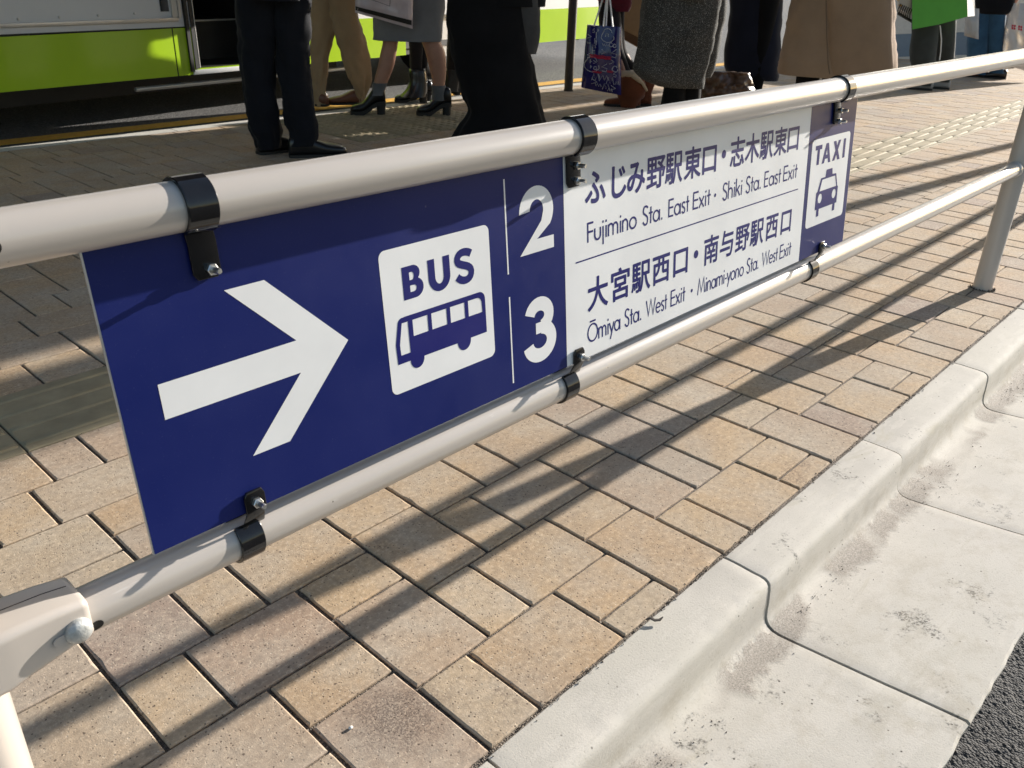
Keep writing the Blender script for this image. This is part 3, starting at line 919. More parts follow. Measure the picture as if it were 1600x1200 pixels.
w0 = 0.0470
jp_row([('ふ', 0.8985, 0.0445), ('じ', 0.9482, 0.0455), ('み', 0.9903, 0.0450), ('野', 1.0391, w0), ('駅', 1.0852, 0.0450), ('東', 1.1359, w0), ('口', 1.1840, 0.0500), ('dot', 1.2265, 0),
        ('志', 1.2693, w0), ('木', 1.3180, w0), ('駅', 1.3662, 0.0460), ('東', 1.4158, w0), ('口', 1.4630, 0.0520)], 0.2165, 'upper row of Japanese station names')
jp_row([('大', 0.9028, 0.0470), ('宮', 0.9550, 0.0490), ('駅', 1.0058, 0.0475), ('西', 1.0580, 0.0485), ('口', 1.1115, 0.0500), ('dot', 1.1556, 0), ('南', 1.2015, w0), ('与', 1.2515, w0),
        ('野', 1.3021, w0), ('駅', 1.3525, w0), ('西', 1.4065, w0), ('口', 1.4605, 0.0480)], 0.0700, 'lower row of Japanese station names')


# Latin rows: single-stroke geometric letters
def dotp(x, y):
    return [(x - 0.001, y), (x + 0.001, y)]


def hump(x, w):
    return [(x, 0.36)] + arc(x + w / 2, 0.40, w / 2, 0.215, 180, 0, 10) + [(x + w, 0)]


X = 0.62
GL = {
    'F': (0.50, [[(0.05, 0), (0.05, 1)], [(0.05, 0.955), (0.46, 0.955)], [(0.05, 0.52), (0.43, 0.52)]]),
    'E': (0.55, [[(0.05, 0), (0.05, 1)], [(0.05, 0.955), (0.48, 0.955)], [(0.05, 0.52), (0.46, 0.52)], [(0.05, 0.045), (0.48, 0.045)]]),
    'M': (1.00, [[(0.03, 0), (0.20, 1), (0.48, 0.12), (0.76, 1), (0.93, 0)]]),
    'W': (1.15, [[(0.02, 1), (0.28, 0.06), (0.56, 0.98), (0.84, 0.06), (1.10, 1)]]),
    'O': (1.06, [arc(0.51, 0.5, 0.47, 0.48, 0, 360, 36)]),
    'S': (0.58, [scurve(0.05, 0.50, 0.03, 0.97)]),
    'a': (0.70, [arc(0.30, 0.31, 0.255, 0.285, 0, 360, 26), [(0.595, 0), (0.595, X)]]),
    'e': (0.66, [[(0.05, 0.33), (0.575, 0.33)], arc(0.315, 0.31, 0.262, 0.285, 4, 318, 24)]),
    'h': (0.57, [[(0.05, 0), (0.05, 1.08)], hump(0.05, 0.40)]),
    'i': (0.23, [[(0.10, 0), (0.10, X)], [(0.10, 0.78), (0.10, 0.90)]]),
    'j': (0.23, [[(0.10, -0.32), (0.10, X)], [(0.10, 0.78), (0.10, 0.90)]]),
    'k': (0.53, [[(0.05, 0), (0.05, 1.08)], [(0.07, 0.30), (0.42, X)], [(0.18, 0.40), (0.47, 0.0)]]),
    'm': (0.88, [[(0.05, 0), (0.05, X)], hump(0.05, 0.355), hump(0.405, 0.355)]),
    'n': (0.55, [[(0.05, 0), (0.05, X)], hump(0.05, 0.38)]),
    'o': (0.68, [arc(0.32, 0.31, 0.268, 0.285, 0, 360, 28)]),
    's': (0.44, [scurve(0.05, 0.36, 0.025, 0.595)]),
    't': (0.34, [[(0.16, 0), (0.16, 0.90)], [(0.0, 0.575), (0.32, 0.575)]]),
    'u': (0.58, [[(0.06, X), (0.06, 0.25)] + arc(0.27, 0.25, 0.21, 0.225, 180, 360, 12)[1:] + [(0.48, X)]]),
    'x': (0.50, [[(0.02, 0), (0.44, X)], [(0.02, X), (0.44, 0)]]),
    'y': (0.50, [[(0.01, X), (0.245, 0.06)], [(0.48, X), (0.11, -0.32)]]),
    '.': (0.25, [[(0.10, 0), (0.10, 0.125)]]),
    '-': (0.30, [[(0.02, 0.30), (0.26, 0.30)]]),
}


def latin_row(words, base, cap, label):
    b = MB()
    i = 0
    for txt, x0, x1 in words:
        if txt == 'dot':
            b.flat([arc((x0 + x1) / 2, base + cap * 0.46, 0.0030, 0.0030, 0, 345, 16)], S, H2)
            continue
        tot = sum(GL[c][0] for c in txt) - 0.06
        k = (x1 - x0) / tot
        x = x0 - 0.02 * k
        for c in txt:
            adv, strokes = GL[c]
            for st in strokes:
                pts = [(x + px * k, base + py * cap) for px, py in st]
                i += 1
                b.flat([ribbon(pts, 0.105 * (cap * 0.55 + k * 0.45))], S, H2 + 0.00001 * (i % 5))
            if c == 'O':
                i += 1
                b.flat([ribbon([(x + 0.24 * k, base + cap * 1.14), (x + 0.80 * k, base + cap * 1.14)], 0.0026)], S, H2 + 0.00001 * (i % 5))
            x += adv * k
    o = b.build('lettering', M['ink'], sg, False, 30, False)
    bm = bmesh.new(); bm.from_mesh(o.data)
    for f in bm.faces:
        if f.normal.dot(SN) < 0: f.normal_flip()
    bm.to_mesh(o.data); bm.free()
    o['label'] = label


latin_row([('Fujimino', 0.8806, 0.9934), ('Sta.', 1.0072, 1.0594), ('East', 1.0739, 1.1295), ('Exit', 1.1410, 1.1914), ('dot', 1.2050, 1.2064), ('Shiki', 1.2283, 1.2918), ('Sta.', 1.3031, 1.3562),
           ('East', 1.3666, 1.4261), ('Exit', 1.4360, 1.4888)], 0.1670, 0.0270, 'Fujimino Sta. East Exit and Shiki Sta. East Exit')
latin_row([('Omiya', 0.8790, 0.9555), ('Sta.', 0.9657, 1.0086), ('West', 1.0206, 1.0760), ('Exit', 1.0867, 1.1275), ('dot', 1.1460, 1.1474), ('Minami-yono', 1.1647, 1.3137), ('Sta.', 1.3235, 1.3669),
           ('West', 1.3788, 1.4366), ('Exit', 1.4453, 1.4894)], 0.0240, 0.0265, 'Omiya Sta. West Exit and Minami-yono Sta. West Exit')
# taxi end
sheet_part('taxi_field', [[rrect(1.5420, 0.0615, 1.7076, 0.2260, 0.0085)]], M['white'], H1, 'white rounded square behind the taxi symbol')
TX = [[[(1.5573, 0.2140), (1.5573, 0.2060), (1.5660, 0.2060), (1.5660, 0.1783), (1.5762, 0.1783), (1.5762, 0.2060), (1.5848, 0.2060), (1.5848, 0.2140)]],
      [[(1.5880, 0.1779), (1.6015, 0.2142), (1.6125, 0.2142), (1.6262, 0.1770), (1.6158, 0.1770), (1.6129, 0.1855), (1.6012, 0.1855), (1.5984, 0.1779)], [(1.6038, 0.1928), (1.6104, 0.1928), (1.6071, 0.2032)]],
      [[(1.6330, 0.1772), (1.6446, 0.1960), (1.6338, 0.2140), (1.6452, 0.2140), (1.6503, 0.2046), (1.6556, 0.2140), (1.6668, 0.2140), (1.6562, 0.1960), (1.6675, 0.1772), (1.6560, 0.1772), (1.6503, 0.1874), (1.6446, 0.1772)]],
      [[(1.6790, 0.1775), (1.6892, 0.1775), (1.6892, 0.2142), (1.6790, 0.2142)]]]
CARO = [(1.6110, 0.1505), (1.6133, 0.1638), (1.6390, 0.1638), (1.6420, 0.1520), (1.6590, 0.1510), (1.6690, 0.1258), (1.6727, 0.1238), (1.6727, 0.0918), (1.6655, 0.0918), (1.6655, 0.0780), (1.6548, 0.0780),
        (1.6548, 0.0918), (1.5945, 0.0918), (1.5945, 0.0780), (1.5842, 0.0780), (1.5842, 0.0918), (1.5767, 0.0918), (1.5767, 0.1245), (1.5815, 0.1265), (1.5922, 0.1505)]
CW = [(1.5985, 0.1470), (1.6552, 0.1470), (1.6645, 0.1258), (1.5905, 0.1258)]
CARL = [CARO, CW, arc(1.5948, 0.1118, 0.0088, 0.0090, 0, 345, 18), arc(1.6565, 0.1116, 0.0088, 0.0090, 0, 345, 18)]
sheet_part('taxi_symbol', TX + [CARL], M['ink'], H2, 'TAXI lettering over a blue taxi outline')

# ------------------------------------------------------------------ clamps that hold the sign to the two bars


def hexnut(b, c, ax, r, h):
    u = ax.cross(V((1, 0, 0.2))).normalized()
    w = ax.cross(u)
    b.loft([[c + ax * t + (u * math.cos(q * math.pi / 3 + 0.3) + w * math.sin(q * math.pi / 3 + 0.3)) * rr for q in range(6)] for t, rr in ((0, r), (h * 0.85, r), (h, r * 0.86))])


def bolt(parent, p, ln=0.013):
    b = MB()
    hexnut(b, p, SN, 0.0056, 0.0042)
    nb = b.build('nut', M['zinc'], parent, False)
    b = MB()
    pts, rs = [], []
    k = int(ln / 0.0011)
    for i in range(k + 1):
        pts.append(p + SN * (0.002 + ln * i / k))
        rs.append(0.0030 if i % 2 else 0.0026)
    rs[-1] = 0.0022
    b.tube(pts, rs, 12)
    b.build('bolt', M['zinc'], parent, True, 60)


def clamp(bx, bw, zc, tabs, tw, tt, bolts, label, top):
    """bx, bw band centre and width along the bar; tabs centre s of the tab, tt its free end; bolts list of (s, t)"""
    e = tag(empty('pipe_clamp', (bx, RY, zc)), label, 'clamp', 'clamps bolting the sign to the rails')
    rb = RR + 0.0036
    b = MB()
    # band: a strip wrapped round the bar, wider than thick
    a0, a1 = (-62, 250) if top else (95, 420)
    n = 40
    prof = []
    for i in range(n + 1):
        a = R_(a0 + (a1 - a0) * i / n)
        prof.append((a, -math.cos(a), math.sin(a)))      # a=0 looks to the camera side (-Y)
    hw = bw / 2
    rings = []
    for a, cy_, cz_ in prof:
        ring = []
        for x, r in ((-hw, RR + 0.0004), (-hw, rb - 0.0006), (-hw + 0.0006, rb), (hw - 0.0006, rb), (hw, rb - 0.0006), (hw, RR + 0.0004)):
            ring.append((bx + x, RY + cy_ * r, zc + cz_ * r))
        rings.append(ring)
    b.loft(rings)
    b.build('band', M['black'], e, True, 40)
    # tab: from the band to the face of the sign
    b = MB()
    th = 0.0030
    if top:
        path = [(bx, V((0, RY - math.cos(R_(-62)) * (rb - 0.0018), zc + math.sin(R_(-62)) * (rb - 0.0018))))]
        t1 = (zc - 0.0262 - SZ) * SL
        ts = [t1, t1 - 0.010, (t1 + tt) / 2, tt + 0.006, tt]
    else:
        path = [(bx, V((0, RY - math.cos(R_(52)) * (rb - 0.0015), zc + math.sin(R_(52)) * (rb - 0.0015))))]
        ts = [0.0015, 0.006, 0.013, tt - 0.006, tt]
    rings = []
    x, p = path[0]
    x = x + 0.75 * (tabs - x)
    half = lambda f: tw / 2 * f

    def cross(cx, c, nrm, hwid):
        return [V((cx - hwid, c.y, c.z)) - nrm * th / 2, V((cx + hwid, c.y, c.z)) - nrm * th / 2, V((cx + hwid, c.y, c.z)) + nrm * th / 2, V((cx - hwid, c.y, c.z)) + nrm * th / 2]
    rings.append(cross(x, p, (SN if top else V((0, -0.6, 0.8))), bw / 2 * 0.98))
    for i, t in enumerate(ts):
        f = min(1, (i + 1) / 2)
        c = S(0, t, th / 2 + 0.0012)
        cxx = x + (tabs - x) * f
        wdt = half(1.0) if i < 3 else (half(1.0) if i == 3 else half(0.72))
        if not top and i == 0: wdt = half(0.86)
        rings.append(cross(cxx, c, SN, wdt))
    b.loft(rings)
    tabo = b.build('tab', M['black'], e, True, 30)
    bevel(tabo, 0.0007, 2, 35)
    for (s, t) in bolts:
        bolt(e, S(s, t, th + 0.0014))
    return e


clamp(0.332, 0.0275, RT, 0.3408, 0.0265, 0.2425, [(0.3445, 0.2505)], 'black pipe clamp on the top bar above the white arrow', True)
clamp(0.843, 0.0275, RT, 0.8500, 0.0270, 0.2460, [(0.8552, 0.2725), (0.8552, 0.2535)], 'black pipe clamp on the top bar between numeral 2 and the station names', True)
clamp(1.610, 0.0280, RT, 1.6300, 0.0270, 0.2470, [(1.6400, 0.2700), (1.6380, 0.2505)], 'black pipe clamp on the top bar above the taxi symbol', True)
clamp(0.337, 0.0265, RB, 0.3462, 0.0225, 0.0255, [(0.3470, 0.0120)], 'black pipe clamp on the bottom bar below the white arrow', False)
clamp(0.8435, 0.0265, RB, 0.8560, 0.0225, 0.0235, [(0.8590, 0.0105)], 'black pipe clamp on the bottom bar below numeral 3 and the white field', False)
clamp(1.603, 0.0280, RB, 1.6190, 0.0220, 0.0230, [(1.6240, 0.0130)], 'black pipe clamp on the bottom bar below the taxi symbol', False)

# ------------------------------------------------------------------ the bus beyond the far kerb
BK = 0.966                      # drawing units of the bus in metres
BO = V((1.623, 5.335, 0.0318))
BE = V((0.98955, 0.14417, 0)).normalized() * BK
BN = V((BE.y, -BE.x, 0))        # outward, to the pavement side
BZ = V((0, 0, BK))
BAX = (BO, BE, BN, BZ)          # local x along the side, y outward, z up
bus = tag(empty('city_bus', BO + BE * 2 - BN * 1.2), 'white city bus with lime green lower band and open side door', 'bus')


def bside(name, poly, mat, h0=-0.04, h1=0.0, parent=bus, bev=0.0):
    b = MB()
    b.prism(poly, lambda x, z, h: BO + BE * x + BN * h + BZ * z, h0, h1)
    o = b.build(name, mat, parent, False)
    if bev: bevel(o, bev, 2)
    return o


def btop(x): return 0.490 + 0.0065 * min(x, 6)


DL, DR, BX0, BX1, BH = 1.285, 2.09, -2.9, 6.78, 2.95
WA, WB = 3.44, 4.56
bside('green_skirt', [(BX0, 0.205), (1.160, 0.205), (1.160, btop(1.16)), (BX0, btop(BX0) + 0.01)], M['green'], -0.04, 0.002)
bside('green_skirt', [(1.170, 0.205), (DL - 0.002, 0.205), (DL - 0.002, btop(1.28)), (1.170, btop(1.17))], M['green'], -0.04, 0.002)
bside('green_skirt', [(DR, 0.205), (WA, 0.205), (WA, btop(WA)), (DR, btop(DR))], M['green'], -0.04, 0.002)
bside('green_skirt', [(WB, 0.205), (BX1, 0.205), (BX1, btop(BX1)), (WB, btop(WB))], M['green'], -0.04, 0.002)
wallo = bside('body', [(BX0, 0.502), (DL, 0.506), (DL, BH), (BX0, BH)], M['buswhite'], -0.04, 0.0)
bside('body', [(DR, btop(DR) + 0.001), (BX1, btop(BX1) + 0.001), (BX1, BH), (DR, BH)], M['buswhite'], -0.04, 0.0)
bside('body', [(DL, 2.25), (DR, 2.25), (DR, BH), (DL, BH)], M['buswhite'], -0.04, -0.001)
bside('wheel_arch', [(WA, 0.20), (WB, 0.20), (WB, btop(WB)), (WA, btop(WA))], M['rubber'], -0.5, -0.06)
b = MB()    # shell: roof, far side, ends, underfloor
b.box((BX0, -2.45, BH), (BX1, 0.0, BH + 0.05), BAX)
b.box((BX0, -2.45, 0.24), (BX1, -2.41, BH), BAX)
b.box((BX0, -2.41, 0.24), (BX0 + 0.04, -0.04, BH), BAX)
b.box((BX1 - 0.04, -2.41, 0.24), (BX1, -0.04, BH), BAX)
b.build('shell', M['buswhite'], bus, False)
b = MB()
b.box((BX0 + 0.04, -2.40, 0.25), (DL - 0.02, -0.045, 0.30), BAX)
b.box((DR + 0.02, -2.40, 0.25), (BX1 - 0.04, -0.045, 0.30), BAX)
b.box((BX0 + 0.3, -2.2, 0.02), (WA - 0.2, -0.65, 0.25), BAX)
b.build('underfloor', M['dark'], bus, False)
for x0, x1 in ((-2.7, -1.4), (-1.3, 0.0), (2.3, 3.5), (3.6, 4.9), (5.0, 6.5)):
    bside('window', rrect(x0, 1.05, x1, 2.1, 0.08), M['glass'], -0.01, 0.004)
# service hatch with a silver ledge, rivets and frame left of the door
b = MB()
b.box((BX0, 0.0, 0.538), (1.215, 0.016, 0.563), BAX)
ledge = b.build('hatch_ledge', M['silver'], bus, False)
bevel(ledge, 0.003)
for x, z in ((-0.05, 0.578), (0.188, 0.580), (0.426, 0.584), (0.669, 0.588), (0.913, 0.593)):
    b = MB()
    c = BO + BE * x + BZ * z
    b.loft([[c + BN * h + (BE * math.cos(t) + BZ * math.sin(t)) * r for t in [q * math.pi / 6 for q in range(12)]] for h, r in ((0, 0.008), (0.004, 0.0075), (0.0065, 0.004), (0.007, 0.001))])
    b.build('rivet', M['silver'], bus)
b = MB()
b.box((1.175, 0.0, 0.566), (1.215, 0.014, 1.7), BAX)
b.box((1.218, 0.0, 0.563), (1.238, 0.020, 1.7), BAX)
b.build('hatch_frame', M['silver'], bus, False)
bside('hatch_gap', [(BX0, 0.492), (1.16, 0.4985), (1.16, 0.5045), (BX0, 0.5015)], M['rubber'], -0.02, 0.0045)
bside('hatch_window', [(1.10, 0.60), (1.160, 0.60), (1.160, 1.6), (1.10, 1.6)], M['glass'], -0.02, 0.004)
bside('seam', [(1.160, 0.205), (1.170, 0.205), (1.170, 0.56), (1.160, 0.56)], M['rubber'], -0.03, -0.001)
# door opening: rubber edges, grab strip, sill, step well
bside('door_seal', [(1.262, 0.225), (1.286, 0.225), (1.286, 2.2), (1.262, 2.2)], M['rubber'], -0.03, 0.020)
bside('door_seal', [(1.303, 0.240), (1.332, 0.240), (1.332, 2.2), (1.303, 2.2)], M['rubber'], -0.08, 0.012)
bside('door_strip', [(1.287, 0.238), (1.302, 0.238), (1.302, 0.500), (1.287, 0.500)], M['green'], -0.05, 0.006)
bside('door_strip', [(1.287, 0.501), (1.302, 0.501), (1.302, 0.66), (1.287, 0.66)], M['buswhite'], -0.05, 0.006)
b = MB()
b.tube([BO + BE * 1.335 + BN * 0.010 + BZ * z for z in (0.245, 0.5, 1.0, 2.0)], 0.0035, 8)
b.build('door_edge', M['silver'], bus)
b = MB()
b.box((1.284, -0.03, 0.203), (2.088, 0.010, 0.234), BAX)
sill = b.build('door_sill', M['buswhite'], bus, False)
bevel(sill, 0.003)
b = MB()
b.box((1.29, -0.03, 0.2345), (2.085, 0.004, 0.2405), BAX)
b.build('sill_strip', M['green'], bus, False)
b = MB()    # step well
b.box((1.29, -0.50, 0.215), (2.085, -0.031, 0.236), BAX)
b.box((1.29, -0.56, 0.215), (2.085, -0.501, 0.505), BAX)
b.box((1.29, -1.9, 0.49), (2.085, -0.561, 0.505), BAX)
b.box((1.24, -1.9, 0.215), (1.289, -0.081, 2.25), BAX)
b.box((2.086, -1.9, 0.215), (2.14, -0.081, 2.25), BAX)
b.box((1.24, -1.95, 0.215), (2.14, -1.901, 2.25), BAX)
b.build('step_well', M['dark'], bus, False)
b = MB()
b.box((1.33, -0.5005, 0.496), (2.08, -0.490, 0.507), BAX)
b.build('step_edge', M['silver'], bus, False)
b = MB()
b.box((1.34, -0.497, 0.335), (1.365, -0.470, 0.385), BAX)
b.build('marker_lamp', M['orange'], bus, False)
b = MB()    # tail pipe and tubes seen under the skirt
b.tube([BO + BE * x + BN * -0.10 + BZ * 0.132 for x in (0.9, 2.0, 2.96)], 0.014, 14)
b.build('pipe', M['silver'], bus)
b = MB()
b.tube([BO + BE * x + BN * -0.06 + BZ * z for x, z in ((6.30, 0.222), (6.42, 0.218))], [0.03, 0.03], 14)
b.build('bumper_stop', M['rubber'], bus)
for wx in (4.0, -1.5):
    b = MB()
    prof = [(-0.27, 0.30), (-0.27, 0.42), (-0.25, 0.455), (-0.19, 0.47), (-0.10, 0.47), (-0.06, 0.455), (-0.045, 0.42), (-0.05, 0.29)]
    c = BO + BE * wx + BZ * 0.44
    b.loft([[c + BN * y + (BE * math.cos(t) + BZ * math.sin(t)) * r for t in [q * math.pi / 20 for q in range(40)]] for y, r in prof], False, False)
    w = b.build('wheel', M['rubber'], bus)
    b = MB()
    prof = [(-0.055, 0.295), (-0.06, 0.27), (-0.11, 0.24), (-0.12, 0.12), (-0.07, 0.10), (-0.06, 0.02)]
    b.loft([[c + BN * y + (BE * math.cos(t) + BZ * math.sin(t)) * r for t in [q * math.pi / 16 for q in range(32)]] for y, r in prof], True, True)
    b.build('rim', M['silver'], w)

# slim dark pole; unseen cover above the queue added to cut sky light there
pp = ground(888, 142)
cn = tag(empty('pole_added_roof', pp), 'slim dark brown pole near the far kerb with an unseen cover added to cut sky light', 'pole_added_roof')
b = MB()
b.tube([pp + V((0, 0, z)) for z in (0, 0.5, 1.2, 2.70)], 0.036, 24)
b.build('pole', M['pole'], cn)
b = MB()
b.tube([pp + V((0, 0, z)) for z in (0, 0.012)], 0.040, 24)
b.build('base_plate', M['pole'], cn)
b = MB()
b.box((-2.5, 1.75, 2.70), (7.4, 5.05, 2.78))
b.build('added_roof', M['pole'], cn, False)


# ------------------------------------------------------------------ people
class Fr:
    """upright frame facing the camera through a ground point; outline rows are read in it and given depth"""
    def __init__(s, u, v, fac=1.0):
        g = ground(u, v)
        s.b = V((g.x * fac, g.y * fac, 0))
        s.n = V((s.b.x, s.b.y, 0)).normalized()
        s.lat = V((s.n.y, -s.n.x, 0))

    def at(s, u, v, dep=0.0):
        r = ray(u, v)
        b = s.b + s.n * dep
        return CC + r * (b.dot(s.n) / r.dot(s.n))


def interp(rows, sub):
    out = []
    n = len(rows)
    for i in range(n - 1):
        p0, p1, p2, p3 = rows[max(i - 1, 0)], rows[i], rows[i + 1], rows[min(i + 2, n - 1)]
        for k in range(sub):
            t = k / sub
            out.append([0.5 * ((2 * b_) + (-a + c) * t + (2 * a - 5 * b_ + 4 * c - d) * t * t + (-a + 3 * b_ - 3 * c + d) * t ** 3) for a, b_, c, d in zip(p0, p1, p2, p3)])
    out.append(list(rows[-1]))
    return out


def shell_rings(fr, rows, dr, n=36, sub=4, p=2.2, wr=0.0, seed=0, fold=0.0, nf=7):
    """rows: (v, uL, uR, depth offset); returns rings of a rounded tube with soft creases"""
    rr = []
    for row in rows:
        v, ul, ur = row[:3]
        dep = row[3] if len(row) > 3 else 0.0
        a, b_ = fr.at(ul, v, dep), fr.at(ur, v, dep)
        c = (a + b_) / 2
        rr.append([c.x, c.y, c.z, (b_ - a).length / 2])
    rr = interp(rr, sub)
    rings = []
    m = len(rr)
    for i, (x, y, z, h) in enumerate(rr):
        ring = []
        for j in range(n):
            t = 2 * math.pi * j / n
            ct, st = math.cos(t), math.sin(t)
            e = 2 / p
            lx = h * abs(ct) ** e * (1 if ct >= 0 else -1)
            ly = h * dr * abs(st) ** e * (1 if st >= 0 else -1)
            q = V((ct * 1.3, st * 1.3, z * 5 + seed * 3.7))
            w = wr * (noise.noise(q * 1.5) + 0.6 * noise.noise(V((ct * 2.2, st * 2.2, z * 13 + seed))) - 0.7 * abs(noise.noise(V((ct * 1.7 + z * 4, st * 1.7, z * 19 + seed)))))
            w += fold * math.sin(nf * t + seed) * (i / m) ** 1.5
            k = 1 + w / max(h, 0.02)
            ring.append(V((x, y, z)) + fr.lat * (lx * k) + fr.n * (ly * k))
        rings.append(ring)
    return rings


def garment(name, fr, rows, dr, mat, parent, **kw):
    caps = kw.pop('caps', (True, True))
    b = MB()
    b.loft(shell_rings(fr, rows, dr, **kw), *caps)
    return b.build(name, mat, parent, True, 70)


def shoe(parent, heel, direc, L, w, mat, heel_h=0.012, ankle=0.085, soleh=0.012, block=False, toe=1.0):
    """heel: ground point under the heel's back; direc: unit vector to the toe"""
    d = V((direc.x, direc.y, 0)).normalized()
    s = V((-d.y, d.x, 0))
    secs = [(0.0, 0.45, 0.055), (0.03, 0.66, ankle * 0.9), (0.10, 0.76, ankle), (0.22, 0.78, ankle * 1.02), (0.36, 0.78, ankle * 0.92), (0.50, 0.84, ankle * 0.70), (0.64, 0.96, ankle * 0.53),
            (0.76, 1.0, ankle * 0.46), (0.87, 0.92 * toe, ankle * 0.40), (0.95, 0.72 * toe, ankle * 0.33), (0.99, 0.42 * toe, ankle * 0.22), (1.0, 0.2, ankle * 0.14)]
    def lift(t):
        return soleh + (heel_h) * max(0.0, min(1.0, (0.68 - t) / 0.40)) ** 1.3 if heel_h > 0.02 else soleh
    b = MB()
    rings = []
    for t, wf, top in secs:
        c = heel + d * (L * t)
        z0 = lift(t)
        hh = max(top, 0.012)
        ring = []
        for q in range(20):
            a = 2 * math.pi * q / 20
            ca, sa = math.cos(a), math.sin(a)
            y = w / 2 * wf * abs(ca) ** 0.75 * (1 if ca >= 0 else -1)
            z = z0 + hh / 2 + hh / 2 * (abs(sa) ** (0.55 if sa < 0 else 0.9)) * (1 if sa >= 0 else -1)
            ring.append(c + s * y + V((0, 0, z)))
        rings.append(ring)
    b.loft(rings)
    o = b.build('shoe', mat, parent, True, 60)
    b = MB()
    rings = []
    for t, wf, top in secs:
        c = heel + d * (L * (t * 1.015 - 0.005))
        z1 = lift(t) + 0.002
        z0 = z1 - soleh - 0.002
        y = w / 2 * min(1.03, wf * 1.04 + 0.03)
        rings.append([c + s * y + V((0, 0, z0)), c + s * y + V((0, 0, z1)), c - s * y + V((0, 0, z1)), c - s * y + V((0, 0, z0))])
    b.loft(rings)
    so = b.build('sole', M['sole'], o, True, 40)
    if heel_h > 0.02:
        b = MB()
        k = 0.98 if block else 0.7
        rr = []
        for z, e in ((0.0, 0.90 * k), (heel_h * 0.6, 0.92 * k), (heel_h + soleh, 1.0)):
            rr.append([heel + d * (L * (0.13 + math.cos(t) * 0.135 * e)) + s * (math.sin(t) * w * 0.37 * e) + V((0, 0, z)) for t in [q * math.pi / 10 for q in range(20)]])
        b.loft(rr)
        b.build('heel', M['sole'], o, True, 50)
    return o


